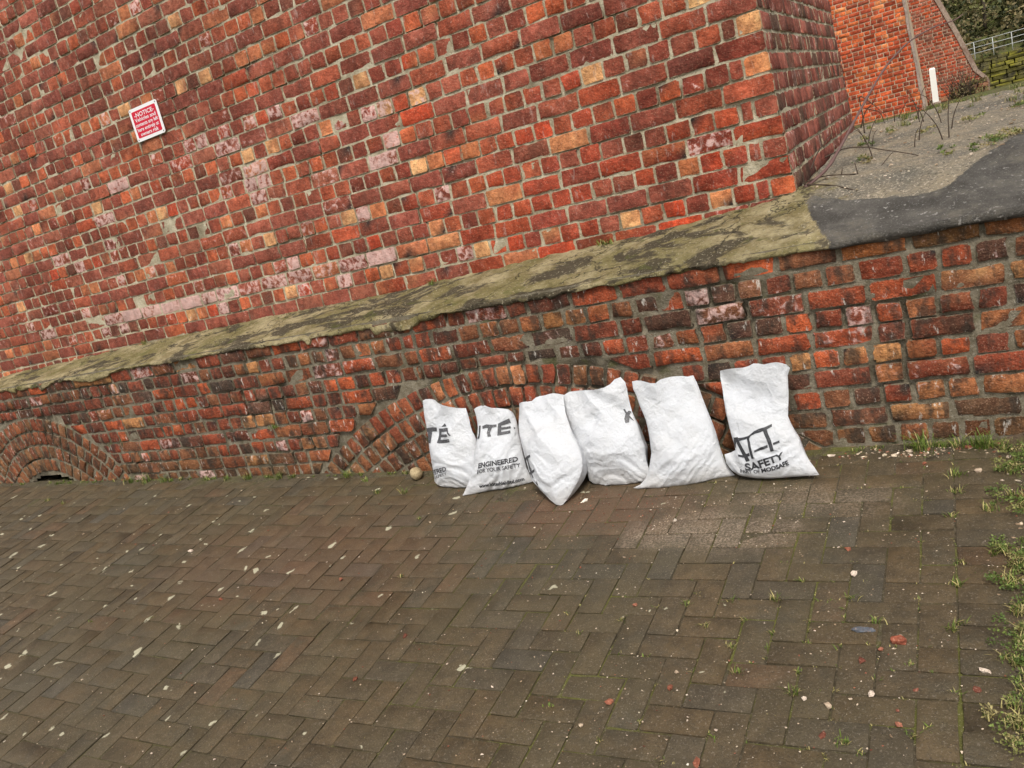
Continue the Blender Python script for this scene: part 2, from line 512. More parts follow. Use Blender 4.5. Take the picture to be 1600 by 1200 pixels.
pier = empty('brick_pier', (-4.0, 1.8, 0.9))
tag(pier, 'tall leaning-back red brick pier rising above the stone ledge, red notice on it', 'pier')
bs = BrickSet()
rows = range(-3, int((ZTOP - Z_J9) / 0.0863))
for r in rows:
    z0 = Z_J9 + r * 0.0863
    if z0 < 0.86: continue
    stretch = (r % 2 == 0)
    rg = rngof(1000 + r)
    hgt = GAUGE_U
    # front: laid leftwards from the corner
    x = corner_x(z0)
    k = 0
    while x > XL:
        rb = rngof(hash((r + 50) * 4001 + k) & 0xFFFFFFFF)
        if stretch: wd = 0.2190 + rb.normal(0, 0.004)
        else: wd = 0.1095 + rb.normal(0, 0.004)
        if not stretch and k == 1: wd = 0.062
        if stretch and rb.random() < 0.05: wd = 0.15
        jt = 0.0068 + abs(rb.normal(0, 0.002))
        x0 = x - wd
        bw, bh = wd - jt, hgt - 0.0060 - abs(rb.normal(0, 0.0015))
        P, F, info = brick_geo(bw, bh, rb, spall=(0.0025 if rb.random() < 0.12 else 0.0), chip=0.13, jit=0.0015, e=0.010, drop=0.0020)
        xm = x0 + wd / 2
        tl = np.clip((-0.6 - xm) / 3.2, 0, 1)
        redz = np.clip((1.75 - z0) / 0.5, 0, 1) * np.clip((xm + 3.4) / 1.6, 0, 1)
        pal = PAL_RED if rb.random() < 0.12 + 0.6 * redz else (PAL_STR if stretch else PAL_HEAD)
        eff = rb.uniform(0.0, 0.40)
        pink = 0.0
        if r == 0 and -5.6 < xm < -2.75: eff = rb.uniform(0.50, 0.78)
        elif -6.6 < xm < -2.6 and 1.0 < z0 < 2.1 and rb.random() < 0.13: eff = rb.uniform(0.42, 0.66)
        elif rb.random() < 0.035: eff = rb.uniform(0.42, 0.62)
        burn = stretch and rb.random() < 0.09 or rb.random() < 0.02
        Cc = brick_cols(P, info, pal, rb, eff, mute=0.10 * tl, burn=burn, gain=1.18)
        wob = 0.004 * math.sin(xm * 1.7 + r * 0.37) + 0.003 * math.sin(xm * 4.3 + r)
        W = to_world(P, (x0 + jt / 2, front_y(z0), z0 + 0.0030 + wob), uX, vF, nF)
        bs.add(W, F, Cc)
        x = x0
        k += 1
    # return face: laid backwards from the corner
    y = front_y(z0) + 0.016
    k = 0
    while y < YBACK:
        rb = rngof((r + 90) * 7919 + k)
        if not stretch: wd = 0.2190 + rb.normal(0, 0.004)
        else: wd = 0.1095 + rb.normal(0, 0.004)
        if stretch and k == 1: wd = 0.06
        wd = min(wd, YBACK - y + 0.002)
        if wd < 0.03: break
        jt = 0.008
        P, F, info = brick_geo(wd - jt, hgt - 0.0090, rb, chip=0.14, jit=0.002, e=0.009, drop=0.003, spall=(0.002 if rb.random() < 0.12 else 0))
        eff = rb.uniform(0.15, 0.48)
        Cc = brick_cols(P, info, [(lin(156, 88, 76), 4), (lin(142, 72, 60), 4), (lin(120, 70, 60), 3), (lin(172, 100, 88), 2), (lin(104, 76, 62), 2.5)], rb, eff, mute=0.10)
        W = to_world(P, (corner_x(z0) - 0.001, y + (0.0 if k == 0 else jt / 2), z0 + 0.0055), uY, vR, nR)
        bs.add(W, F, Cc)
        y += wd
        k += 1
bs.emit('brick', 'brickwork', M_BRICK_UP, pier, 300)
# mortar bed behind the faces
us = np.arange(XL, corner_x(2.0) + 0.30, 0.022)
vs = np.arange(0, (ZTOP - 0.84) / math.cos(TB), 0.020)
Pm, Fm = relief_grid(us, vs, (0, front_y(0.84), 0.84), uX, vF, nF, 0.0055, 0.0020, 26, 1.0, None, 0.03)
Pm[:, 0] = np.minimum(Pm[:, 0], XC - np.tan(TS) * (Pm[:, 2] - ZB) - 0.009)
mesh_obj('mortar', Pm, Fm, M_MORTAR_UP, pier)
us = np.arange(0.40, YBACK + 0.02, 0.022)
Pm, Fm = relief_grid(us, vs, (corner_x(0.84), 0, 0.84), uY, vR, nR, 0.0075, 0.0025, 26, 8.0)
Pm[:, 1] = np.maximum(Pm[:, 1], Y0 + np.tan(TB) * (Pm[:, 2] - ZB) + 0.009)
mesh_obj('mortar', Pm, Fm, M_MORTAR_UP, pier)
# rubble heart of the pier and the shaft above the coursed brickwork in view
def frustum(x0, x1, y0, y1, z0, z1, inset):
    def ring(z):
        return [(XL - 2, front_y(z) + inset, z), (corner_x(z) - inset, front_y(z) + inset, z), (corner_x(z) - inset, YBACK, z), (XL - 2, YBACK, z)]
    v = ring(z0) + ring(z1)
    return v, [(0, 1, 5, 4), (1, 2, 6, 5), (2, 3, 7, 6), (3, 0, 4, 7), (4, 5, 6, 7)]
v, f = frustum(0, 0, 0, 0, 0.3, ZTOP, 0.035)
mesh_obj('core', v, f, M_MORTAR_UP, pier, smooth=False)
nb = NT('distant_brickwork')
br = nb.t.nodes.new('ShaderNodeTexBrick')
sp = nb.sep(nb.pos)
nb.set(br.inputs['Vector'], nb.comb(nb.math('ADD', sp[0], sp[1]), sp[2], 0.0))
br.inputs['Scale'].default_value = 1.0
br.inputs['Brick Width'].default_value = 0.219
br.inputs['Row Height'].default_value = 0.0863
br.inputs['Mortar Size'].default_value = 0.006
br.inputs['Color1'].default_value = (*lin(150, 80, 60), 1)
br.inputs['Color2'].default_value = (*lin(170, 84, 52), 1)
br.inputs['Mortar'].default_value = (0.45, 0.38, 0.27, 1)
M_SHAFT = nb.fin(nb.mix(nb.ramp(nb.noise(6, 5), 0.3, 0.7, 0.0, 0.5), br.outputs['Color'], (0.16, 0.07, 0.05)), 0.9, nb.bump(nb.noise(60), 0.004))
v, f = frustum(0, 0, 0, 0, ZTOP + 0.001, 7.5, 0.0)
mesh_obj('shaft', v, f, M_SHAFT, pier, smooth=False)

# ------------------------------------------------------------------ plinth wall with two relieving arches
plinth = empty('plinth_wall', (-3.0, 0.05, 0))
tag(plinth, 'low weathered brick retaining wall with two buried arches below the stone ledge', 'wall')
ARCH = [(-2.05, 0.545, 2.19, 4, 0.113), (-6.30, 0.615, 1.14, 4, 0.112)]      # centre x, crown z, outer radius, rings, ring depth
ARCH = [(cx, cz - R, R, k, d) for cx, cz, R, k, d in ARCH]
bs = BrickSet()
Z_P, GL = 0.100, 0.085
XW0, XW1, XCRACK = -8.6, 2.4, -2.52
nL = np.array([0, -1.0, 0])
vZ = np.array([0, 0, 1.0])
def arch_span(cx, cz, R, z):
    d = R * R - (z - cz) ** 2
    if d <= 0: return None
    s = math.sqrt(d)
    return cx - s, cx + s
for r in range(-2, 9):
    z0 = Z_P + r * GL
    stretch = (r % 2 == 0)
    rg = rngof(500 + r)
    x = XW0 - rg.uniform(0, 0.1)
    k = 0
    cuts = [XCRACK] if z0 > 0.38 else []
    segs = []
    while x < XW1:
        rb = rngof((r + 40) * 6007 + k)
        wd = (0.231 if x > -2.5 else 0.222) if stretch else (0.1145 if x > -2.5 else 0.110)
        wd += rb.normal(0, 0.006)
        if stretch and rb.random() < 0.16: wd = 0.115
        if not stretch and rb.random() < 0.10: wd = 0.17
        x1 = x + wd
        for cxx in cuts:
            if x < cxx - 0.03 and x1 > cxx - 0.04: x1 = cxx
            elif x < cxx < x1: x1 = cxx
        segs.append((x, x1, k))
        x = x1
        k += 1
    # top course is partly lost under the coping
    for x0, x1, k in segs:
        rb = rngof((r + 11) * 9001 + k)
        pieces = [(x0, x1, 0.0, 0.0)]
        zo = 0.0
        for (cx, cz, R, kk, d) in ARCH:
            new = []
            for (a, b, l0, l1) in pieces:
                lo, hi = arch_span(cx, cz, R + 0.006, z0), arch_span(cx, cz, R + 0.006, z0 + GL)
                if lo is None: new.append((a, b, l0, l1)); continue
                if hi is None:
                    if b > lo[0] and a < lo[1]:
                        dx = 0.0 if a < cx < b else min(abs(a - cx), abs(b - cx))
                        zo = max(0.0, cz + math.sqrt(max(0.0, (R + 0.008) ** 2 - dx * dx)) - z0)
                    if GL - zo > 0.024: new.append((a, b, l0, l1))
                    continue
                # left of the arch
                if a < hi[0] - 0.02:
                    if b <= lo[0]: new.append((a, b, l0, l1))
                    else:
                        e0 = min(b, lo[0]); e1 = min(b, hi[0])
                        if e0 - a > 0.015: new.append((a, e0, l0, e1 - e0))
                        else: new.append((a, a + 0.012, l0, max(0.02, e1 - a - 0.012)))
                if b > hi[1] + 0.02:
                    if a >= lo[1]: new.append((a, b, l0, l1))
                    else:
                        s0 = max(a, lo[1]); s1 = max(a, hi[1])
                        if b - s0 > 0.015: new.append((s0, b, s1 - s0, l1))
            pieces = new
        for (a, b, l0, l1) in pieces:
            jt = 0.010 + abs(rb.normal(0, 0.003))
            bw, bh = b - a - jt, GL - zo - 0.0075 - abs(rb.normal(0, 0.002))
            if bw < 0.008: continue
            sp_ = rb.choice([0, 0, 0, 0.002, 0.004, 0.006])
            P, F, info = brick_geo(bw, bh, rb, spall=sp_, chip=0.26, jit=0.003, rough=0.0020, e=0.012, drop=0.0045, lean0=l0, lean1=l1, depth=0.06)
            xm, zm = (a + b) / 2, z0 + GL / 2
            dirt = float(np.clip(0.85 - (z0 - gz(xm)) / 0.20, 0, 0.78)) * rb.uniform(0.6, 1.0)
            if r >= 8 and xm > -0.45: dirt = 0.0
            eff = rb.uniform(0.05, 0.42)
            if rb.random() < 0.10: eff = rb.uniform(0.42, 0.62)
            Cc = brick_cols(P, info, PAL_LOW, rb, eff, mute=0.04, burn=rb.random() < 0.07, dirt=dirt, gain=1.12)
            if r == 8 and xm > -0.42: Cc[:, :3] = Cc[:, :3] * 0.5 + np.array([0.10, 0.10, 0.025]) * 0.5
            W = to_world(P, (a + jt / 2, 0.0, z0 + zo + 0.0040 + 0.003 * math.sin(xm * 2.1 + r)), uX, vZ, nL)
            bs.add(W, F, Cc)
# voussoirs, ring by ring
for ai, (cx, cz, R, kk, d) in enumerate(ARCH):
    for ring in range(kk):
        r1 = R - ring * d
        r0 = r1 - d + 0.010
        rm = (r0 + r1) / 2
        da = 0.0835 / rm
        nA = int(math.pi / da)
        for q in range(nA):
            ang = math.pi / 2 - (q - nA / 2 + 0.5 * (ring % 2)) * da
            px, pz = cx + rm * math.cos(ang), cz + rm * math.sin(ang)
            if pz < float(gz(px)) - 0.07: continue
            rb = rngof(ai * 99991 + ring * 1301 + q)
            ub = np.array([math.sin(ang), 0, -math.cos(ang)])
            vb = np.array([math.cos(ang), 0, math.sin(ang)])
            bw, bh = 0.0835 - 0.009 - abs(rb.normal(0, 0.003)), (r1 - r0) - abs(rb.normal(0, 0.002))
            P, F, info = brick_geo(bw, bh, rb, nu=4, nv=5, chip=0.2, jit=0.003, rough=0.002, e=0.011, drop=0.004, depth=0.22 if ring == kk - 1 else 0.06, spall=0.003 if rb.random() < 0.15 else 0)
            dirt = float(np.clip(0.95 - (pz - gz(px)) / (0.80 if ai else 0.38), 0, 0.74)) * rb.uniform(0.5, 1)
            Cc = brick_cols(P, info, [(lin(160, 88, 58), 5), (lin(176, 104, 68), 4), (lin(146, 74, 52), 4), (lin(150, 108, 76), 4), (lin(190, 128, 88), 1.8), (lin(116, 66, 50), 2)], rb, rb.uniform(0.1, 0.45), mute=0.05, dirt=dirt, gain=1.12)
            org = np.array([px, 0.0, pz]) - ub * bw / 2 - vb * bh / 2
            bs.add(to_world(P, org, ub, vb, nL), F, Cc)
bs.emit('brick', 'brickwork', M_BRICK_LOW, plinth, 300)
def keep(xm, zm):
    for (cx, cz, R, kk, d) in ARCH:
        if (xm - cx) ** 2 + (zm - cz) ** 2 < (R - kk * d - 0.02) ** 2 and zm > -0.2: return False
    return True
us = np.arange(XW0, XW1, 0.022)
vs = np.arange(-0.12, 0.886, 0.020)
Pm, Fm = relief_grid(us, vs, (0, 0, 0), uX, vZ, nL, 0.0092, 0.0028, 24, 4.0, keep, 0.06)
mesh_obj('mortar', Pm, Fm, M_MORTAR_LOW, plinth)
n = NT('dark_soil')
M_SOIL = n.fin(n.mix(n.noise(30, 5), (0.045, 0.034, 0.022), (0.10, 0.078, 0.05)), 0.95, n.bump(n.noise(60, 5), 0.01))
for (cx, cz, R, kk, d) in ARCH:
    Ri = R - kk * d
    aa = [math.pi * (0.02 + 0.96 * i / 40) for i in range(41)]
    v = [(cx + Ri * math.cos(a), y, cz + Ri * math.sin(a)) for y in (0.02, 0.42) for a in aa]
    f = [(i, i + 1, 41 + i + 1, 41 + i) for i in range(40)]
    v += [(cx, 0.42, cz)]
    f += [(41 + i, 41 + i + 1, 82) for i in range(40)]
    mesh_obj('arch_barrel', v, f, M_SOIL, plinth)

# coping: sloped, weathered capping between the plinth and the pier
def coping_colour(n):
    rotv = n.scale(n.pos, (1.0, 2.1, 1.0), (0, 0, math.radians(-50)))
    st = n.noise(2.6, 5, 0.66, vec=rotv, dist=0.5)
    c = n.mix(n.ramp(n.noise(9, 5, 0.68), 0.32, 0.68), (0.28, 0.22, 0.10), (0.60, 0.50, 0.29))
    c = n.mix(n.ramp(n.noise(3.0, 3, 0.6), 0.44, 0.60, 0, 0.65), c, (0.23, 0.20, 0.070))
    c = n.mix(n.ramp(st, 0.505, 0.575, 0, 0.88), c, (0.080, 0.065, 0.047))
    c = n.mix(n.ramp(n.noise(60, 3, 0.7, vec=rotv), 0.54, 0.68, 0, 0.65), c, (0.10, 0.082, 0.055))
    c = n.mix(n.ramp(n.noise(75, 3, 0.75), 0.57, 0.68, 0, 0.75), c, (0.62, 0.55, 0.38))
    c = n.mix(n.ramp(n.noise(6.5, 4, 0.65), 0.58, 0.67, 0, 0.55), c, (0.14, 0.15, 0.035))
    ck = n.voro(2.3, vec=n.mix(0.25, n.pos, n.noise(5, 4, 0.65, col=True)), feat='DISTANCE_TO_EDGE')
    c = n.mix(n.ramp(ck, 0.012, 0.002, 0, 0.8), c, (0.05, 0.042, 0.03))
    return c, rotv
n = NT('weathered_coping')
c, rotv = coping_colour(n)
h = n.math('ADD', n.math('MULTIPLY', n.noise(24, 6, 0.68, vec=rotv), 1.6), n.noise(110, 4, 0.7))
M_COPING = n.fin(c, 0.95, n.bump(h, 0.022, 1.0), 0.12)
xs = np.append(np.arange(XW0, -0.57, 0.018), -0.565)
def surf(x, q):
    return 0.014 * fbm(x * 5, q * 5, 1.0, 5) + 0.008 * fbm(x * 22, q * 22, 6.0, 3)
prof = [(-9, 0.05, -0.03), (-8, 0.010, -0.022), (-7, -0.006, -0.017), (-6, -0.012, -0.009)] + [(k, q, None) for k, q in enumerate(np.concatenate([[-0.010, 0.0, 0.010], np.arange(0.024, 0.56, 0.018)]))]
XX = np.repeat(xs, len(prof)).reshape(len(xs), len(prof))
drop = np.clip(fbm(xs * 2.3, 0.0, 9.0, 5) * 0.07 + np.where(xs < -2.5, 0.016, 0.0), 0, 0.05) * np.clip((-0.7 - xs) / 0.2, 0, 1)
drop = np.where(vnoise(xs * 3.1, 4, 1) > -0.1, drop, drop * 0.2) + 0.005 * vnoise(xs * 23, 0, 2) + 0.004 * vnoise(xs * 51, 0, 2)
YY = np.zeros_like(XX)
ZZ = np.zeros_like(XX)
for j, (kk, q, dz) in enumerate(prof):
    nz = surf(xs, q)
    if dz is None:
        YY[:, j] = q + (0.006 * vnoise(xs * 13, 3, q * 5) if q < 0.03 else 0)
        ZZ[:, j] = ledge_z(xs, max(q, 0)) + nz * (0.5 if q < 0.03 else 1) - drop * max(0, 1 - max(q, 0) / 0.07) * (0.4)
    else:
        YY[:, j] = q + 0.010 * vnoise(xs * 11, 1, j)
        ZZ[:, j] = ledge_z(xs, 0) + dz + 0.004 * vnoise(xs * 17, 5, j) - drop
Pc = np.stack([XX.ravel(), YY.ravel(), ZZ.ravel()], 1)
npf = len(prof)
Fc = [(i * npf + j, (i + 1) * npf + j, (i + 1) * npf + j + 1, i * npf + j + 1) for i in range(len(xs) - 1) for j in range(npf - 1)]
o = mesh_obj('coping', Pc, Fc, M_COPING, plinth)
o['label'] = 'lichen-stained sloping stone coping between plinth and pier'

# concrete apron to the right of the pier, its front strip smeared with dark mortar
PATCH = [(-.565, .34), (-.55, .40), (-.50, .36), (-.39, .285), (-.26, .245), (-.135, .205), (-.07, .22), (-.02, .265), (.03, .34), (.085, .42), (.13, .5), (.25, .80), (.45, 1.1), (2.5, 1.8), (2.5, -.2), (-.44, -.2), (-.47, .02), (-.51, .12), (-.55, .22)]
def sdist(px, py, poly):
    px, py = np.asarray(px, float), np.asarray(py, float)
    dmin = np.full(px.shape, 1e9)
    ins = np.zeros(px.shape, bool)
    for (ax, ay), (bx, by) in zip(poly, poly[1:] + poly[:1]):
        ex, ey = bx - ax, by - ay
        t = np.clip(((px - ax) * ex + (py - ay) * ey) / (ex * ex + ey * ey), 0, 1)
        dmin = np.minimum(dmin, np.hypot(px - ax - t * ex, py - ay - t * ey))
        cr = ((ay > py) != (by > py)) & (px < (bx - ax) * (py - ay) / (by - ay + 1e-12) + ax)
        ins ^= cr
    return np.where(ins, dmin, -dmin)
xs = np.concatenate([np.arange(-0.575, 0.8, 0.016), np.arange(0.8, 2.4, 0.06)])
prof = [(0.05, -0.05), (0.0, -0.034), (-0.014, -0.028), (-0.026, -0.016)] + [(q, None) for q in np.concatenate([np.arange(-0.022, 1.0, 0.016), np.arange(1.0, 3.9, 0.05)])]
XX = np.repeat(xs, len(prof)).reshape(len(xs), len(prof))
YY, ZZ = np.zeros_like(XX), np.zeros_like(XX)
lt0 = 0.55 + 0.45 * np.clip((xs + 0.55) / 0.12, 0, 1)
for j, (q, dz) in enumerate(prof):
    if dz is None:
        lt = 0.45 + 0.55 * np.clip((xs + 0.55) / 0.12, 0, 1)
        YY[:, j] = q * (lt if q < 0 else 1) + (0.006 * vnoise(xs * 13, 3, q * 5) if q < 0.02 else 0)
        pd = sdist(xs, np.full_like(xs, q), PATCH)
        inp = np.clip(pd / 0.012 + 0.5, 0, 1)
        ZZ[:, j] = ledge_z(xs, max(q, 0)) + surf(xs, q) * (1 - 0.6 * inp) * (0.5 if q < 0.03 else 1) + 0.009 * inp
    else:
        YY[:, j] = q * lt0 + 0.008 * vnoise(xs * 7, 1, j)
        ZZ[:, j] = 0.872 + dz * lt0 + 0.004 * vnoise(xs * 9, 5, j)
pf = np.clip(sdist(XX, YY, PATCH) * 12 + 0.5, 0, 1)
Pc = np.stack([XX.ravel(), YY.ravel(), ZZ.ravel()], 1)
npf = len(prof)
Fc = [(i * npf + j, (i + 1) * npf + j, (i + 1) * npf + j + 1, i * npf + j + 1) for i in range(len(xs) - 1) for j in range(npf - 1)]
n = NT('apron_concrete')
pt = n.ramp(n.math('ADD', n.attr('patch', 'Fac'), n.math('MULTIPLY', n.math('SUBTRACT', n.noise(16, 5, 0.7), 0.5), 1.1)), 0.44, 0.58)
a = n.mix(n.ramp(n.noise(6, 6, 0.65), 0.35, 0.65), (0.34, 0.28, 0.19), (0.22, 0.195, 0.15))
a = n.mix(n.ramp(n.noise(2.2, 5, 0.6), 0.50, 0.64, 0, 0.75), a, (0.14, 0.13, 0.105))
a = n.mix(n.ramp(n.noise(85, 3, 0.75), 0.53, 0.64, 0, 0.85), a, (0.60, 0.51, 0.39))
a = n.mix(n.ramp(n.noise(70, 3, 0.75), 0.45, 0.34, 0, 0.8), a, (0.07, 0.06, 0.05))
b = n.mix(n.ramp(n.noise(8, 6, 0.65), 0.3, 0.7), (0.072, 0.065, 0.055), (0.155, 0.142, 0.122))
b = n.mix(n.math('MULTIPLY', n.ramp(n.noise(45, 4, 0.65), 0.59, 0.66, 0, 0.85), n.ramp(n.noise(7, 3), 0.38, 0.56)), b, (0.46, 0.43, 0.39))
b = n.mix(n.ramp(n.noise(4, 5, 0.7), 0.5, 0.66, 0, 0.6), b, (0.19, 0.165, 0.125))
b = n.mix(n.ramp(n.noise(150, 3, 0.75), 0.56, 0.68, 0, 0.6), b, (0.30, 0.29, 0.27))
och = coping_colour(n)[0]
sp = n.sep(n.pos)
of = n.math('ADD', n.math('ADD', sp[0], n.math('MULTIPLY', sp[1], 0.35)), n.math('MULTIPLY', n.math('SUBTRACT', n.noise(9, 4, 0.65), 0.5), 0.45))
a = n.mix(n.ramp(of, -0.28, -0.42), a, och)
c = n.mix(pt, a, b)
h = n.math('ADD', n.noise(80, 5, 0.75), n.math('MULTIPLY', n.noise(18, 4, 0.65), 0.8))
M_APRON = n.fin(c, 0.9, n.bump(h, 0.018, 1.0), 0.2)
slab = mesh_obj('concrete_apron', Pc, Fc, M_APRON, None, attrs={'patch': pf.ravel()})
tag(slab, kind='structure')

# ------------------------------------------------------------------ block paving, right-angle herringbone
A = 0.099
paving = empty('paving', (-2.0, -1.5, 0))
tag(paving, kind='structure')
n = NT('paving_block')
base = n.attr('bcol')
c = n.mix(n.ramp(n.noise(16, 6, 0.65), 0.3, 0.7), n.mix(1.0, base, (0.72, 0.72, 0.70), 'MULTIPLY'), n.mix(1.0, base, (1.25, 1.22, 1.18), 'MULTIPLY'))
c = n.mix(n.ramp(n.noise(2.3, 5, 0.68), 0.42, 0.62, 0, 0.55), c, (0.088, 0.070, 0.036))
c = n.mix(n.ramp(n.noise(5.0, 5, 0.7), 0.52, 0.66, 0, 0.5), c, (0.065, 0.056, 0.036))
sp = n.sep(n.pos)
def blob(cx, cy, rx, ry):
    dx = n.math('DIVIDE', n.math('SUBTRACT', sp[0], cx), rx)
    dy = n.math('DIVIDE', n.math('SUBTRACT', sp[1], cy), ry)
    d = n.math('SQRT', n.math('ADD', n.math('MULTIPLY', dx, dx), n.math('MULTIPLY', dy, dy)))
    return n.ramp(n.math('ADD', d, n.math('MULTIPLY', n.math('SUBTRACT', n.noise(5, 5, 0.65), 0.5), 1.6)), 1.15, 0.35)
red = n.math('MAXIMUM', blob(-1.55, -0.45, 0.62, 0.26), n.math('MULTIPLY', blob(-2.9, -0.8, 1.0, 0.5), 0.65))
c = n.mix(n.math('MULTIPLY', red, 0.55), c, (0.135, 0.072, 0.042))
sand = n.math('MAXIMUM', blob(-0.95, -0.62, 0.42, 0.17), n.math('MULTIPLY', blob(-0.62, -0.42, 0.4, 0.15), 0.7))
grn = n.noise(120, 4, 0.8)
c = n.mix(n.math('MULTIPLY', sand, n.ramp(grn, 0.46, 0.60, 0.06, 0.85)), c, (0.34, 0.26, 0.185))
c = n.mix(n.ramp(n.noise(150, 3, 0.8), 0.56, 0.68, 0, 0.75), c, (0.24, 0.20, 0.15))
c = n.mix(n.ramp(n.noise(135, 3, 0.8), 0.44, 0.32, 0, 0.75), c, (0.030, 0.024, 0.017))
# lichen rosettes
v1 = n.voro(14.0, vec=n.mix(0.12, n.pos, n.noise(9, 3, col=True)))
vr = n.sep(n.voro(14.0, vec=n.mix(0.12, n.pos, n.noise(9, 3, col=True)), out='Color'))
thr = n.math('MULTIPLY', n.ramp(vr[0], 0.62, 1.0), n.ramp(sp[0], -0.5, -2.4, 0.25, 1.0))
lich = n.ramp(n.math('SUBTRACT', n.math('ADD', v1, n.math('MULTIPLY', n.math('SUBTRACT', n.noise(70, 4), 0.5), 0.22)), n.math('MULTIPLY', thr, 0.24)), 0.025, -0.04)
c = n.mix(n.math('MULTIPLY', lich, 0.85), c, n.mix(n.noise(90, 3), (0.36, 0.34, 0.22), (0.62, 0.58, 0.42)))
h = n.math('ADD', n.noise(140, 4, 0.8), n.math('MULTIPLY', n.noise(40, 3, 0.6), 0.8))
M_PAVER = n.fin(c, n.ramp(n.noise(4, 4), 0.3, 0.7, 0.72, 0.46), n.bump(h, 0.0055, 0.9), 0.34)
PAL_PAVE = [(lin(84, 72, 52), 5), (lin(80, 69, 50), 4), (lin(87, 73, 51), 3), (lin(80, 71, 55), 2), (lin(90, 72, 52), 0.8), (lin(76, 70, 58), 0.9)]
nZ = np.array([0, 0, 1.0])
bs = BrickSet()
X_ED, Y_J0 = -0.127, -1.031
def add_paver(x0, y0, lx, ly, seed):
    rb = rngof(seed)
    j = 0.0042
    P, F, info = brick_geo(lx - j, ly - j, rb, nu=4, nv=4, depth=0.03, e=0.0045, drop=0.0022, jit=0.0010, rough=0.0004, chip=0.04)
    P[:, 2] = np.where(P[:, 2] > -0.02, P[:, 2] * 0.6, P[:, 2]) + rb.normal(0, 0.0007)
    C0 = pick(PAL_PAVE, rb) * rb.uniform(0.96, 1.04)
    Cc = np.concatenate([np.tile(C0, (len(P), 1)), np.ones((len(P), 1))], 1)
    W = to_world(P, (x0 + j / 2, y0 + j / 2, 0.0), uX, uY, nZ)
    W[:, 2] += gr(W[:, 0], W[:, 1]) + 0.006 * fbm(W[:, 0] * 1.1, W[:, 1] * 1.1, 2.0, 3)
    bs.add(W, F, Cc)
for i in range(-94, 0):
    for j in range(-32, 12):
        x0, y0 = X_ED + i * A, Y_J0 + j * A
        m = (i + 2 - j) % 4
        sd_ = (i + 200) * 977 + j + 300
        if m == 0:
            lx = 2 * A if i < -1 else A
            if y0 > 0.0: continue
            add_paver(x0, y0, lx, A, sd_)
        elif m == 3:
            if y0 > 0.0: continue
            add_paver(x0, y0, A, 2 * A, sd_)
        elif i == 0: pass
    # halves left at the wall foot are covered by the bedding
for j in range(-32, 12):
    y0 = Y_J0 + j * A
    if y0 > 0.0: continue
    add_paver(X_ED, y0, 2 * A, A, 90000 + j)
    # fill cells along the border whose partner block would cross it
bs.emit('paver', 'paver_field', M_PAVER, paving, 300)
n = NT('joint_soil')
c = n.mix(n.ramp(n.noise(40, 5, 0.65), 0.3, 0.7), (0.045, 0.036, 0.022), (0.105, 0.085, 0.055))
sp = n.sep(n.pos)
mossy = n.math('MULTIPLY', n.ramp(n.noise(4.5, 5, 0.65), 0.44, 0.60), n.ramp(sp[0], -3.5, -0.8, 0.25, 0.9))
c = n.mix(mossy, c, n.mix(n.noise(60, 3), (0.075, 0.080, 0.018), (0.15, 0.145, 0.04)))
c = n.mix(n.ramp(n.noise(230, 3, 0.75), 0.60, 0.68, 0, 0.8), c, (0.40, 0.34, 0.26))
M_JOINT = n.fin(c, 0.95, n.bump(n.noise(120, 5, 0.7), 0.006), 0.15)
xs = np.arange(-9.4, 0.10, 0.045)
ys = np.arange(-4.3, 0.06, 0.045)
XX, YY = np.meshgrid(xs, ys)
# joints fill up with silt towards the wall foot and near the sacks
fill = 0.0016 * np.clip((YY + 0.9) / 0.8, 0, 1) + 0.0012 * fbm(XX * 2.3, YY * 2.3, 4.0, 4)
ZZ = gr(XX, YY) + 0.006 * fbm(XX * 1.1, YY * 1.1, 2.0, 3) - 0.0050 + fill + np.clip((YY + 0.08) / 0.08, 0, 1) * 0.008
Pj = np.stack([XX.ravel(), YY.ravel(), ZZ.ravel()], 1)
nx = len(xs)
Fj = [(j * nx + i, j * nx + i + 1, (j + 1) * nx + i + 1, (j + 1) * nx + i) for j in range(len(ys) - 1) for i in range(nx - 1)]
o = mesh_obj('joint_bedding', Pj, Fj, M_JOINT, paving)
o['kind'] = 'stuff'
# earth verge at the end of the paving
xs = np.concatenate([np.arange(0.045, 0.6, 0.02), np.arange(0.6, 4.0, 0.2)])
ys = np.arange(-4.3, 0.05, 0.03)
XX, YY = np.meshgrid(xs, ys)
ZZ = gr(XX, YY) - 0.02 + 0.035 * np.clip((XX - 0.03) / 0.10, 0, 1) + 0.014 * fbm(XX * 7, YY * 7, 2.0, 5) + 0.02 * np.clip((YY + 0.15) / 0.15, 0, 1)
nx = len(xs)
Fj = [(j * nx + i, j * nx + i + 1, (j + 1) * nx + i + 1, (j + 1) * nx + i) for j in range(len(ys) - 1) for i in range(nx - 1)]
n = NT('verge_soil')
c = n.mix(n.ramp(n.noise(24, 6, 0.7), 0.3, 0.7), (0.055, 0.042, 0.025), (0.16, 0.115, 0.075))
c = n.mix(n.ramp(n.noise(6, 5, 0.6), 0.5, 0.65, 0, 0.7), c, (0.10, 0.10, 0.03))
M_VERGE = n.fin(c, 0.95, n.bump(n.noise(70, 5, 0.7), 0.012), 0.15)
tag(mesh_obj('verge', np.stack([XX.ravel(), YY.ravel(), ZZ.ravel()], 1), Fj, M_VERGE), kind='structure')

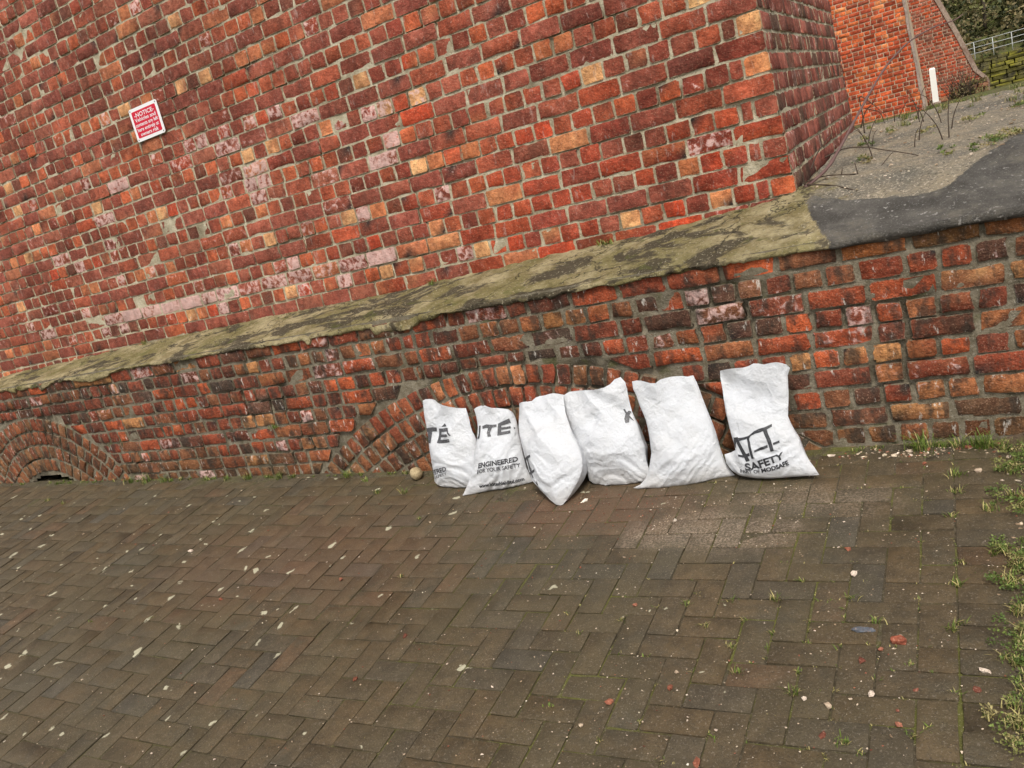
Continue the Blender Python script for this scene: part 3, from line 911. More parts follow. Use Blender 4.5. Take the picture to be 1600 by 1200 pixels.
# ------------------------------------------------------------------ measured outlines (metres in the plane of each sack) and spots on the ground
SACKS = {'b1': {'L': [[-2.521, 0.019], [-2.522, 0.048], [-2.524, 0.077], [-2.526, 0.106], [-2.528, 0.135], [-2.531, 0.163], [-2.533, 0.192], [-2.535, 0.221], [-2.537, 0.25], [-2.539, 0.279], [-2.543, 0.308], [-2.548, 0.336], [-2.55, 0.365], [-2.55, 0.394], [-2.551, 0.423]], 'R': [[-2.268, -0.018], [-2.256, 0.008], [-2.245, 0.034], [-2.241, 0.062], [-2.238, 0.09], [-2.235, 0.118], [-2.235, 0.147], [-2.236, 0.175], [-2.237, 0.203], [-2.244, 0.23], [-2.257, 0.255], [-2.264, 0.283], [-2.268, 0.311], [-2.274, 0.338], [-2.282, 0.366]], 'T': [[-2.551, 0.423], [-2.528, 0.43], [-2.505, 0.429], [-2.483, 0.422], [-2.466, 0.405], [-2.445, 0.395], [-2.422, 0.387], [-2.4, 0.381], [-2.376, 0.377], [-2.353, 0.372], [-2.329, 0.369], [-2.305, 0.367], [-2.282, 0.366]], 'B': [[-2.521, 0.019], [-2.505, 0.003], [-2.485, -0.004], [-2.464, -0.008], [-2.442, -0.012], [-2.421, -0.015], [-2.399, -0.018], [-2.377, -0.021], [-2.356, -0.022], [-2.334, -0.023], [-2.312, -0.021], [-2.29, -0.02], [-2.268, -0.018]], 'yb': -0.1808, 'yt': -0.035, 'zt': 0.42, 'kx': 0, 'x0': 0, 'poly': [[[0.01, 0.658], [0.268, 0.685], [0.246, 0.636], [0.134, 0.621], [0.102, 0.489], [0.004, 0.48], [0.038, 0.616], [0.005, 0.614]], [[0.329, 0.697], [0.56, 0.747], [0.603, 0.708], [0.389, 0.67], [0.372, 0.634], [0.561, 0.67], [0.563, 0.636], [0.36, 0.6], [0.35, 0.569], [0.577, 0.608], [0.571, 0.569], [0.26, 0.511]], [[0.411, 0.734], [0.509, 0.794], [0.546, 0.761]], [[0.539, 0.744], [0.58, 0.745], [0.63, 0.653], [0.596, 0.645]]], 'text': [['EERED', [[0.01, 0.101], [0.443, 0.219], [0.028, 0.161], [0.443, 0.271]], 1], ['SAFETY', [[0.033, 0.058], [0.442, 0.177], [0.039, 0.097], [0.441, 0.207]], 2]]}, 'b2': {'L': [[-2.297, -0.022], [-2.282, 0.003], [-2.266, 0.029], [-2.251, 0.054], [-2.24, 0.082], [-2.229, 0.109], [-2.224, 0.138], [-2.219, 0.167], [-2.211, 0.196], [-2.202, 0.224], [-2.195, 0.253], [-2.19, 0.282], [-2.192, 0.311], [-2.196, 0.341], [-2.204, 0.369]], 'R': [[-1.936, -0.004], [-1.944, 0.018], [-1.952, 0.041], [-1.961, 0.063], [-1.965, 0.087], [-1.969, 0.111], [-1.974, 0.134], [-1.977, 0.158], [-1.981, 0.182], [-1.984, 0.206], [-1.986, 0.23], [-1.988, 0.254], [-1.992, 0.278], [-1.997, 0.301], [-2.007, 0.323]], 'T': [[-2.204, 0.369], [-2.188, 0.376], [-2.17, 0.379], [-2.153, 0.38], [-2.138, 0.371], [-2.122, 0.364], [-2.105, 0.36], [-2.087, 0.357], [-2.07, 0.353], [-2.053, 0.348], [-2.036, 0.344], [-2.021, 0.334], [-2.007, 0.323]], 'B': [[-2.297, -0.022], [-2.267, -0.023], [-2.237, -0.025], [-2.207, -0.022], [-2.177, -0.019], [-2.147, -0.017], [-2.116, -0.018], [-2.086, -0.018], [-2.056, -0.017], [-2.026, -0.016], [-1.996, -0.012], [-1.966, -0.008], [-1.936, -0.004]], 'yb': -0.2154, 'yt': -0.05, 'zt': 0.43, 'kx': 0.25, 'x0': -2.1, 'poly': [[[0.063, 0.791], [0.112, 0.787], [0.11, 0.645], [0.045, 0.648], [0.045, 0.669], [0.072, 0.682]], [[0.15, 0.775], [0.511, 0.796], [0.513, 0.766], [0.406, 0.755], [0.367, 0.696], [0.41, 0.655], [0.326, 0.65], [0.295, 0.692], [0.303, 0.741], [0.163, 0.741]], [[0.543, 0.801], [0.843, 0.871], [0.865, 0.815], [0.622, 0.777], [0.62, 0.757], [0.842, 0.772], [0.844, 0.744], [0.617, 0.726], [0.615, 0.703], [0.826, 0.719], [0.831, 0.682], [0.537, 0.661]], [[0.919, 0.773], [0.963, 0.764], [0.921, 0.741]]], 'text': [['ENGINEERED', [[0.172, 0.312], [0.913, 0.321], [0.157, 0.367], [0.911, 0.38]], 0], ['FOR YOUR SAFETY', [[0.169, 0.25], [0.93, 0.243], [0.156, 0.295], [0.933, 0.292]], 1], ['www.kiteshieldltd.com', [[0.25, 0.07], [0.914, 0.05], [0.23, 0.114], [0.918, 0.095]], 0]]}, 'b3': {'L': [[-1.845, 0.072], [-1.855, 0.093], [-1.865, 0.114], [-1.874, 0.135], [-1.883, 0.156], [-1.892, 0.177], [-1.901, 0.199], [-1.91, 0.22], [-1.918, 0.242], [-1.924, 0.264], [-1.929, 0.287], [-1.929, 0.31], [-1.929, 0.333], [-1.928, 0.356], [-1.928, 0.379]], 'R': [[-1.688, -0.032], [-1.662, -0.008], [-1.639, 0.018], [-1.617, 0.046], [-1.598, 0.075], [-1.587, 0.107], [-1.587, 0.142], [-1.598, 0.175], [-1.614, 0.206], [-1.634, 0.235], [-1.65, 0.266], [-1.665, 0.298], [-1.679, 0.33], [-1.685, 0.364], [-1.69, 0.399]], 'T': [[-1.928, 0.379], [-1.907, 0.379], [-1.887, 0.379], [-1.866, 0.379], [-1.847, 0.382], [-1.832, 0.396], [-1.814, 0.402], [-1.793, 0.402], [-1.772, 0.402], [-1.752, 0.403], [-1.731, 0.404], [-1.711, 0.402], [-1.69, 0.399]], 'B': [[-1.845, 0.072], [-1.833, 0.062], [-1.82, 0.052], [-1.808, 0.042], [-1.796, 0.032], [-1.783, 0.022], [-1.77, 0.013], [-1.758, 0.004], [-1.745, -0.006], [-1.731, -0.014], [-1.718, -0.022], [-1.703, -0.028], [-1.688, -0.032]], 'yb': -0.3737, 'yt': -0.06, 'zt': 0.46, 'kx': 0, 'x0': 0, 'poly': [[[0.026999999999999996, 0.301], [0.198, 0.37], [0.19619999999999999, 0.34], [0.026999999999999996, 0.272]], [[0.0756, 0.29], [0.1125, 0.305], [0.1188, 0.216], [0.15389999999999998, 0.191], [0.1305, 0.129], [0.1575, 0.087], [0.1188, 0.066], [0.08549999999999999, 0.127], [0.0675, 0.174]], [[0.026999999999999996, 0.106], [0.2439, 0.213], [0.24209999999999998, 0.183], [0.026999999999999996, 0.077]], [[0.0864, 0.003], [0.24930000000000002, -0.02], [0.28350000000000003, -0.02], [0.1278, -0.02]], [[0.1971, 0.058], [0.2394, 0.053], [0.2538, 0.096], [0.27990000000000004, 0.04], [0.2259, 0.025]]], 'text': []}, 'b4': {'L': [[-1.614, 0.005], [-1.62, 0.032], [-1.625, 0.058], [-1.632, 0.085], [-1.638, 0.111], [-1.645, 0.138], [-1.655, 0.163], [-1.665, 0.188], [-1.674, 0.214], [-1.682, 0.24], [-1.69, 0.266], [-1.697, 0.292], [-1.704, 0.319], [-1.711, 0.345], [-1.718, 0.371]], 'R': [[-1.316, 0.014], [-1.318, 0.046], [-1.325, 0.077], [-1.326, 0.108], [-1.324, 0.139], [-1.336, 0.168], [-1.342, 0.199], [-1.349, 0.23], [-1.36, 0.26], [-1.369, 0.291], [-1.375, 0.322], [-1.379, 0.354], [-1.382, 0.386], [-1.387, 0.417], [-1.407, 0.441]], 'T': [[-1.718, 0.371], [-1.696, 0.389], [-1.673, 0.401], [-1.645, 0.402], [-1.617, 0.402], [-1.59, 0.401], [-1.562, 0.399], [-1.534, 0.398], [-1.506, 0.399], [-1.479, 0.403], [-1.454, 0.415], [-1.434, 0.434], [-1.407, 0.441]], 'B': [[-1.614, 0.005], [-1.594, -0.012], [-1.569, -0.022], [-1.544, -0.031], [-1.518, -0.033], [-1.491, -0.034], [-1.465, -0.034], [-1.438, -0.032], [-1.412, -0.028], [-1.386, -0.021], [-1.361, -0.014], [-1.338, -0.0], [-1.316, 0.014]], 'yb': -0.2107, 'yt': -0.04, 'zt': 0.5, 'kx': 0, 'x0': 0, 'poly': [[[0.893, 0.702], [0.922, 0.691], [0.934, 0.655], [0.966, 0.662], [0.994, 0.641], [0.953, 0.619], [0.992, 0.545], [0.946, 0.592], [0.924, 0.558], [0.88, 0.574], [0.876, 0.618], [0.912, 0.652]]], 'text': []}, 'b5': {'L': [[-1.375, -0.008], [-1.342, 0.003], [-1.316, 0.026], [-1.302, 0.056], [-1.292, 0.089], [-1.284, 0.122], [-1.285, 0.157], [-1.287, 0.191], [-1.291, 0.226], [-1.297, 0.26], [-1.308, 0.293], [-1.32, 0.326], [-1.328, 0.36], [-1.341, 0.392], [-1.344, 0.425]], 'R': [[-0.942, -0.007], [-0.961, 0.018], [-0.975, 0.046], [-0.984, 0.076], [-0.992, 0.106], [-0.998, 0.137], [-1.004, 0.168], [-1.012, 0.198], [-1.021, 0.228], [-1.031, 0.258], [-1.04, 0.288], [-1.049, 0.318], [-1.057, 0.349], [-1.066, 0.378], [-1.078, 0.408]], 'T': [[-1.344, 0.425], [-1.321, 0.425], [-1.299, 0.42], [-1.278, 0.411], [-1.257, 0.402], [-1.234, 0.398], [-1.214, 0.41], [-1.192, 0.414], [-1.169, 0.416], [-1.146, 0.415], [-1.123, 0.412], [-1.101, 0.406], [-1.078, 0.408]], 'B': [[-1.375, -0.008], [-1.339, -0.013], [-1.303, -0.018], [-1.267, -0.022], [-1.231, -0.026], [-1.195, -0.026], [-1.158, -0.027], [-1.122, -0.026], [-1.086, -0.022], [-1.05, -0.017], [-1.014, -0.012], [-0.978, -0.008], [-0.942, -0.007]], 'yb': -0.2323, 'yt': -0.04, 'zt': 0.46, 'kx': 0.2, 'x0': -1.15, 'poly': [], 'text': []}, 'b6': {'L': [[-0.969, 0.09], [-0.943, 0.096], [-0.919, 0.106], [-0.913, 0.132], [-0.92, 0.157], [-0.929, 0.182], [-0.937, 0.207], [-0.943, 0.232], [-0.949, 0.258], [-0.952, 0.284], [-0.954, 0.31], [-0.955, 0.336], [-0.958, 0.362], [-0.961, 0.388], [-0.96, 0.414]], 'R': [[-0.592, 0.008], [-0.607, 0.034], [-0.624, 0.059], [-0.639, 0.086], [-0.649, 0.114], [-0.657, 0.143], [-0.672, 0.17], [-0.684, 0.197], [-0.693, 0.226], [-0.689, 0.256], [-0.685, 0.286], [-0.682, 0.316], [-0.681, 0.346], [-0.68, 0.376], [-0.668, 0.404]], 'T': [[-0.96, 0.414], [-0.935, 0.416], [-0.909, 0.417], [-0.884, 0.418], [-0.858, 0.418], [-0.834, 0.422], [-0.811, 0.431], [-0.786, 0.428], [-0.762, 0.422], [-0.736, 0.425], [-0.711, 0.426], [-0.687, 0.421], [-0.668, 0.404]], 'B': [[-0.969, 0.09], [-0.965, 0.055], [-0.944, 0.027], [-0.913, 0.009], [-0.878, 0.002], [-0.843, -0.002], [-0.807, -0.003], [-0.771, -0.003], [-0.735, -0.001], [-0.699, 0.002], [-0.664, 0.004], [-0.628, 0.006], [-0.592, 0.008]], 'yb': -0.2452, 'yt': -0.04, 'zt': 0.46, 'kx': -0.08, 'x0': -0.77, 'poly': [[[0.147, 0.367], [0.242, 0.399], [0.217, 0.363], [0.155, 0.302], [0.126, 0.254], [0.089, 0.267]], [[0.205, 0.381], [0.243, 0.365], [0.335, 0.2], [0.285, 0.185], [0.193, 0.326]], [[0.229, 0.389], [0.399, 0.412], [0.567, 0.458], [0.762, 0.491], [0.754, 0.467], [0.584, 0.431], [0.437, 0.409], [0.403, 0.389], [0.398, 0.229], [0.421, 0.224], [0.366, 0.214], [0.36, 0.239], [0.369, 0.39], [0.224, 0.36]], [[0.164, 0.218], [0.352, 0.268], [0.351, 0.241], [0.178, 0.203]], [[0.431, 0.285], [0.622, 0.321], [0.616, 0.298], [0.431, 0.268]], [[0.626, 0.451], [0.682, 0.461], [0.68, 0.269], [0.636, 0.262]], [[0.692, 0.33], [0.778, 0.342], [0.774, 0.322], [0.692, 0.313]]], 'text': [['SAFETY', [[0.293, 0.102], [0.766, 0.194], [0.259, 0.168], [0.777, 0.245]], 0], ['PART OF', [[0.259, 0.05499999999999999], [0.468, 0.074], [0.232, 0.093], [0.451, 0.11599999999999999]], 1], ['MODSAFE', [[0.482, 0.074], [0.783, 0.129], [0.468, 0.119], [0.787, 0.168]], 0]]}}
SPOTS = {'stem': [[-0.588, 0.5, 1.041], [-0.511, 0.62, 1.084], [-0.461, 0.75, 1.147], [-0.409, 0.9, 1.228], [-0.367, 1.0, 1.292], [-0.318, 1.1, 1.363], [-0.264, 1.2, 1.434], [-0.206, 1.3, 1.49], [-0.134, 1.4, 1.538], [-0.034, 1.5, 1.569], [0.051, 1.6, 1.576], [0.095, 1.65, 1.594]], 'twigs': [[[-0.588, 0.5, 1.041], [-0.59, 0.5, 1.064], [-0.588, 0.5, 1.097]], [[-0.569, 0.62, 1.092], [-0.55, 0.72, 1.142], [-0.523, 0.8, 1.177], [-0.493, 0.9, 1.208]], [[-0.576, 0.5, 1.052], [-0.527, 0.6, 1.05], [-0.453, 0.65, 1.035], [-0.376, 0.65, 1.02], [-0.318, 0.66, 1.009], [-0.276, 0.66, 0.996]], [[-0.453, 0.65, 1.035], [-0.445, 0.66, 1.061]], [[-0.386, 0.65, 1.023], [-0.395, 0.68, 1.072]], [[-0.315, 0.66, 1.008], [-0.267, 0.78, 1.053], [-0.245, 0.8, 1.069]], [[-0.514, 0.7, 1.122], [-0.446, 0.8, 1.132], [-0.365, 0.85, 1.116], [-0.288, 0.85, 1.085], [-0.173, 0.8, 1.043], [-0.113, 0.78, 1.011], [-0.044, 0.78, 1.0]], [[-0.578, 0.5, 1.039], [-0.476, 0.46, 1.019], [-0.397, 0.4, 0.993], [-0.321, 0.33, 0.966], [-0.24, 0.34, 0.949], [-0.195, 0.42, 0.964], [-0.162, 0.5, 0.98], [-0.119, 0.4, 0.942]], [[-0.4, 1.4, 1.154], [-0.398, 1.4, 1.261], [-0.4, 1.4, 1.336], [-0.372, 1.4, 1.318], [-0.328, 1.4, 1.265], [-0.29, 1.4, 1.21]], [[-0.381, 1.4, 1.273], [-0.352, 1.4, 1.259], [-0.316, 1.4, 1.236], [-0.302, 1.4, 1.181]], [[-0.405, 1.3, 1.19], [-0.375, 1.3, 1.261], [-0.332, 1.3, 1.297], [-0.307, 1.3, 1.352]], [[-0.277, 1.8, 1.152], [-0.275, 1.8, 1.221]], [[-0.257, 1.8, 1.164], [-0.221, 1.8, 1.223], [-0.195, 1.8, 1.251]]], 'tufts': [[-5.277, 0.081, 0.9], [-5.097, 0.093, 1.3], [-4.899, 0.063, 1], [-4.828, 0.1, 0.6], [-4.479, 0.081, 0.7], [-4.28, 0.071, 0.7], [-4.081, 0.07, 0.9], [-3.798, 0.073, 0.9], [-3.693, 0.048, 0.5], [-3.26, 0.016, 0.8], [-3.232, -0.039, 0.7], [-3.07, -0.094, 0.5], [-2.886, -0.22, 0.6], [-2.698, -0.225, 0.6], [-5.697, -0.308, 0.8], [-5.949, -0.264, 0.5], [-0.243, -0.008, 1.5], [-0.173, 0.012, 0.7], [-0.103, -0.027, 1.0], [-0.038, -0.019, 1.2], [-0.001, -0.056, 1.1], [-0.117, -0.273, 0.6], [-0.125, -0.389, 0.8], [-0.135, -0.553, 0.8], [-0.113, -0.399, 0.6], [-0.636, -1.033, 0.9], [-0.41, -1.018, 0.7], [-0.528, -1.445, 0.8], [-0.38, -1.601, 0.8], [-0.332, -1.125, 0.6], [-0.24, -1.303, 0.4], [-0.139, -1.15, 0.8], [-0.123, -1.121, 0.6], [-0.132, -1.4, 0.5], [-0.112, -0.824, 0.6], [-0.124, -0.941, 0.7], [-0.92, -1.068, 0.6], [-0.9, -1.015, 0.4], [-0.933, -1.059, 0.5], [-0.784, -1.046, 0.5], [-0.838, -1.179, 0.6], [-1.13, -1.164, 0.5], [-1.256, -1.238, 0.5], [-1.334, -1.14, 0.4], [-0.734, -1.263, 0.5], [-0.692, -1.372, 0.5], [-2.434, -0.482, 0.6], [-2.239, -0.929, 0.4], [-1.221, -1.567, 0.3], [-0.567, -0.935, 0.5], [-0.625, -1.196, 0.4], [-1.085, -1.014, 0.4], [-0.5, -0.916, 0.3], [-0.232, -1.554, 0.5], [-0.198, -1.528, 0.4], [-3.85, -1.376, 0.4], [-3.464, -1.304, 0.3]], 'weeds': [[0.053, -0.09, 1.1], [0.078, -0.169, 1.2], [0.016, -0.213, 1], [0.06, -0.289, 1.3], [0.023, -0.443, 1.1], [0.055, -0.507, 1.3], [0.02, -0.789, 1.4], [0.037, -0.823, 1.3], [-0.006, -0.796, 1], [0.019, -0.921, 1.3], [0.002, -0.937, 1], [0.01, -1.18, 1.2], [-0.009, -1.258, 1], [0.002, -1.328, 1.3], [-0.012, -1.409, 1.2], [-0.012, -1.503, 1.2], [-0.018, -1.463, 1], [0.027, -1.041, 1.2], [-0.007, -1.58, 1.2]], 'chips': [[-0.274, -1.212, 0.02], [-0.361, -1.299, 0.014], [-0.318, -1.245, 0.01], [-0.447, -0.748, 0.012], [-0.871, -1.459, 0.016], [-1.035, -1.535, 0.012], [-1.104, -1.08, 0.012], [-0.724, -1.719, 0.016], [-0.226, -1.399, 0.01], [-2.56, -0.964, 0.012], [-1.966, -1.298, 0.012], [-3.164, -1.146, 0.011], [-0.213, -0.045, 0.012], [-0.223, -0.162, 0.012], [-0.434, -1.582, 0.014], [-0.263, -1.522, 0.01], [-2.032, -1.535, 0.01], [-0.089, -1.384, 0.01], [-3.712, -1.282, 0.007], [-0.073, -0.047, 0.016]], 'pale': [[-0.417, -0.89, 0.012], [-0.43, -1.481, 0.012], [-0.069, -1.312, 0.014], [-1.09, -1.633, 0.01], [-0.867, -1.394, 0.01], [-3.772, -0.796, 0.014], [-1.582, -0.361, 0.014], [-1.327, -1.408, 0.006], [-1.11, -0.545, 0.012], [-0.573, -0.058, 0.012], [-0.047, -0.241, 0.014], [-0.495, -1.46, 0.01], [-0.33, -1.422, 0.01]], 'stone': [-2.703, -0.08], 'slate': [-0.369, -1.168]}

# ------------------------------------------------------------------ the sacks
n = NT('woven_sack')
wv = n.t.nodes.new('ShaderNodeTexWave')
wv.inputs['Scale'].default_value = 260
n.set(wv.inputs['Vector'], n.scale(n.pos, (1, 0.2, 0.0)))
wv2 = n.t.nodes.new('ShaderNodeTexWave')
wv2.bands_direction = 'Z'
wv2.inputs['Scale'].default_value = 260
n.set(wv2.inputs['Vector'], n.pos)
sp = n.sep(n.pos)
dirt = n.ramp(n.math('ADD', sp[2], n.math('MULTIPLY', n.noise(20, 5, 0.65), 0.12)), 0.135, 0.05, 0.0, 0.30)
c = n.mix(n.ramp(n.noise(9, 5, 0.6), 0.4, 0.68, 0, 0.30), (0.64, 0.655, 0.675), (0.60, 0.595, 0.575))
c = n.mix(dirt, c, (0.36, 0.30, 0.22))
c = n.mix(n.ramp(n.noise(46, 4, 0.7), 0.62, 0.74, 0, 0.22), c, (0.60, 0.53, 0.44))
wp = n.mix(0.10, n.pos, n.noise(14, 3, 0.6, col=True))
crease = n.math('ADD', n.voro(17, vec=n.scale(wp, (1.0, 1.0, 1.5))), n.math('MULTIPLY', n.voro(41, vec=wp), 0.45))
h = n.math('ADD', n.math('MULTIPLY', crease, 1.0), n.math('MULTIPLY', n.math('ADD', wv.outputs['Fac'], wv2.outputs['Fac']), 0.05))
M_SACK = n.fin(c, 0.45, n.bump(h, 0.010, 0.75), 0.4)
n.b.inputs['Subsurface Weight'].default_value = 0.0
n = NT('sack_print')
c = n.mix(n.ramp(n.noise(150, 4, 0.7), 0.64, 0.74, 0, 0.7), (0.030, 0.030, 0.033), (0.5, 0.5, 0.5))
M_PRINT = n.fin(c, 0.5, None, 0.4)
n = NT('sack_print_worn')
c = n.mix(n.ramp(n.noise(170, 4, 0.75), 0.56, 0.70, 0, 0.7), (0.060, 0.060, 0.064), (0.45, 0.45, 0.45))
M_PRINT2 = n.fin(c, 0.5, None, 0.4)
n = NT('sack_print_faint')
c = n.mix(n.ramp(n.noise(170, 4, 0.75), 0.46, 0.62, 0, 0.8), (0.10, 0.10, 0.105), (0.5, 0.5, 0.5))
M_PRINT3 = n.fin(c, 0.5, None, 0.4)

class Sack:
    def __init__(s, key, front, back, belly, seed, foldang, topgap=0.012):
        d = SACKS[key]
        s.d = d
        s.L, s.R, s.T, s.B = [np.array(d[k]) for k in 'LRTB']
        s.front, s.back, s.belly, s.seed, s.fa, s.gap = front, back, belly, seed, foldang, topgap
        s.ky = (d['yt'] - d['yb']) / d['zt']
        nn = np.array([d['kx'], -1.0, s.ky])
        s.n = nn / np.linalg.norm(nn)
    def ev(s, P, u):
        q = np.linspace(0, 1, len(P))
        return np.stack([np.interp(u, q, P[:, 0]), np.interp(u, q, P[:, 1])], -1)
    def plane(s, S, Tt):
        L, R, T, B = s.L, s.R, s.T, s.B
        S_, T_ = S[..., None], Tt[..., None]
        return (1 - S_) * s.ev(L, Tt) + S_ * s.ev(R, Tt) + (1 - T_) * s.ev(B, S) + T_ * s.ev(T, S) - ((1 - S_) * (1 - T_) * L[0] + S_ * (1 - T_) * R[0] + (1 - S_) * T_ * L[-1] + S_ * T_ * R[-1])
    def pos(s, S, Tt, side=1, off=0.0):
        S, Tt = np.broadcast_arrays(np.asarray(S, float), np.asarray(Tt, float))
        xz = s.plane(np.clip(S, 0, 1), np.clip(Tt, 0, 1))
        x, z = xz[..., 0], xz[..., 1]
        d = s.d
        y = d['yb'] + d['kx'] * (x - d['x0']) + s.ky * z
        across = np.clip(4 * S * (1 - S), 0, 1) ** 0.62
        b = s.belly
        prof = np.where(Tt < b, np.clip(Tt / b, 0, 1) ** 0.5, 0.5 + 0.5 * np.cos(np.pi * np.clip((Tt - b) / (0.86 - b), 0, 1)))
        prof = prof * 1.0 + 0.10 * np.clip(Tt / 0.3, 0, 1)
        amp = s.front if side > 0 else s.back
        n_ = side * across * prof * amp + side * s.gap * np.clip(Tt * 2, 0, 1) * across * 0.5
        if side > 0:
            q = s.seed * 7.7
            edge = np.clip(4 * S * (1 - S), 0, 1) ** 0.4
            a = s.fa
            # slack cloth above: long diagonal folds; filled part: tight horizontal pleats
            u1 = x * math.cos(a) + z * math.sin(a)
            u2 = -x * math.sin(a) + z * math.cos(a)
            fold = 1 - np.abs(fbm(u1 * 8 + q, u2 * 2.2, q, 2)) * 3.6
            fold2 = 1 - np.abs(fbm((x * math.cos(-a) + z * math.sin(-a)) * 10 - q, (x * math.sin(a) + z * math.cos(a)) * 2.4, q + 5, 2)) * 3.6
            pleat = fbm(x * 5 + q, z * 40 + 5 * np.sin(x * 9 + q) + 3 * fbm(x * 8, z * 8, q, 2), q, 2)
            upper = np.clip((Tt - 0.25) / 0.35, 0, 1)
            lower = np.clip((0.55 - Tt) / 0.3, 0, 1)
            n_ = n_ + edge * (upper * (0.015 * np.clip(fold, -1.2, 1) + 0.012 * np.clip(fold2, -1.2, 1)) + lower * 0.015 * pleat + 0.016 * fbm(x * 6 + q, z * 6, q, 2))
            n_ = n_ + 0.003 * fbm(x * 22 + q, z * 22, q + 9, 2) * edge
            hem = np.clip((Tt - 0.90) / 0.10, 0, 1)
            n_ = n_ + hem * 0.010 * np.sin(S * 9 + s.seed * 2.1) * edge
        P = np.stack([x + s.n[0] * n_, y + s.n[1] * n_, z + s.n[2] * n_], -1)
        P[..., 1] = np.minimum(P[..., 1], -0.012)
        P[..., 2] = np.maximum(P[..., 2], gr(P[..., 0], P[..., 1]) + 0.003)
        if off:
            P = P + s.n * off
        return P

def make_sack(key, label, front, back, belly, seed, fa, gs):
    s = Sack(key, front, back, belly, seed, fa)
    N = 84
    u = np.linspace(0, 1, N + 1)
    S, Tt = np.meshgrid(u, u)
    Pf = s.pos(S, Tt, 1).reshape(-1, 3)
    M2 = 28
    u2 = np.linspace(0, 1, M2 + 1)
    S2, T2 = np.meshgrid(u2, u2)
    Pb = s.pos(S2, T2, -1).reshape(-1, 3)
    F = [(j * (N + 1) + i, j * (N + 1) + i + 1, (j + 1) * (N + 1) + i + 1, (j + 1) * (N + 1) + i) for j in range(N) for i in range(N)]
    o0 = len(Pf)
    F += [(o0 + j * (M2 + 1) + i, o0 + (j + 1) * (M2 + 1) + i, o0 + (j + 1) * (M2 + 1) + i + 1, o0 + j * (M2 + 1) + i + 1) for j in range(M2) for i in range(M2)]
    o = mesh_obj('filled_sack', np.concatenate([Pf, Pb]), F, M_SACK)
    tag(o, label, 'sack', gs)
    return o, s

def refine(bm, maxlen):
    for _ in range(7):
        es = [e for e in bm.edges if e.calc_length() > maxlen]
        if not es: break
        bmesh.ops.subdivide_edges(bm, edges=es, cuts=1, use_grid_fill=False)
        bmesh.ops.triangulate(bm, faces=bm.faces[:])

def print_mesh(name, bm, s, mat, parent, stfun):
    bmesh.ops.triangulate(bm, faces=bm.faces[:])
    V = np.array([v.co[:] for v in bm.verts])
    st = stfun(V)
    P = s.pos(st[:, 0], st[:, 1], 1, 0.0026)
    bm.verts.ensure_lookup_table()
    F = [[v.index for v in f.verts] for f in bm.faces]
    # make the print face outwards
    Fo = []
    for f in F:
        a, b, c = P[f[0]], P[f[1]], P[f[2]]
        Fo.append(f if np.dot(np.cross(b - a, c - a), s.n) > 0 else f[::-1])
    return mesh_obj(name, P, Fo, mat, parent)

def text_bm(txt, bold=0.0):
    cu = bpy.data.curves.new('lettering', 'FONT')
    cu.body = txt
    cu.size = 1.0
    cu.offset = bold
    cu.resolution_u = 3
    to = bpy.data.objects.new('lettering', cu)
    COL.objects.link(to)
    dg = bpy.context.evaluated_depsgraph_get()
    me = bpy.data.meshes.new_from_object(to.evaluated_get(dg))
    bm = bmesh.new()
    bm.from_mesh(me)
    bpy.data.objects.remove(to)
    bpy.data.curves.remove(cu)
    bpy.data.meshes.remove(me)
    return bm

def sack_prints(o, s, key):
    d = SACKS[key]
    mats = [M_PRINT, M_PRINT2, M_PRINT3]
    if d['poly']:
        bm = bmesh.new()
        for poly in d['poly']:
            vs_ = [bm.verts.new((p[0], p[1], 0)) for p in poly]
            try: bm.faces.new(vs_)
            except ValueError: pass
        bmesh.ops.triangulate(bm, faces=bm.faces[:])
        refine(bm, 0.010)
        bm.verts.index_update()
        print_mesh('printed_logo', bm, s, M_PRINT2 if key in ('b1', 'b2', 'b3', 'b4') else M_PRINT, o, lambda V: V[:, :2])
        bm.free()
    for txt, q, wgt in d['text']:
        bm = text_bm(txt, 0.018 if wgt != 0 else 0.034)
        V = np.array([v.co[:] for v in bm.verts])
        x0, x1 = V[:, 0].min(), V[:, 0].max()
        h = 0.70
        refine(bm, 0.10)
        bm.verts.index_update()
        q = np.array(q)
        def stf(V, q=q, x0=x0, x1=x1, h=h):
            a = ((V[:, 0] - x0) / (x1 - x0))[:, None]
            b = (V[:, 1] / h)[:, None]
            return (1 - a) * (1 - b) * q[0] + a * (1 - b) * q[1] + (1 - a) * b * q[2] + a * b * q[3]
        print_mesh('printed_lettering', bm, s, mats[wgt], o, stf)
        bm.free()

GS = 'white sacks leaning in a row against the wall'
for key, lab, fr, bk, be, sd_, fa in [
    ('b1', 'leftmost white sack, slim, with large faded grey letters and a lopsided top', 0.045, 0.13, 0.30, 1, 0.9),
    ('b2', 'white sack printed ENGINEERED FOR YOUR SAFETY, second from the left', 0.050, 0.16, 0.30, 2, 0.7),
    ('b3', 'white sack resting on its pointed bottom corner, dark cross mark on its left side', 0.055, 0.22, 0.42, 3, 0.8),
    ('b4', 'plump white sack with a small grey logo fragment near its right edge', 0.060, 0.19, 0.34, 4, 2.2),
    ('b5', 'large plain white sack without any printing, second from the right', 0.060, 0.20, 0.28, 5, 2.3),
    ('b6', 'rightmost white sack with bold black logo and SAFETY lettering', 0.050, 0.17, 0.22, 6, 1.2)]:
    o, s = make_sack(key, lab, fr, bk, be, sd_, fa, GS)
    sack_prints(o, s, key)

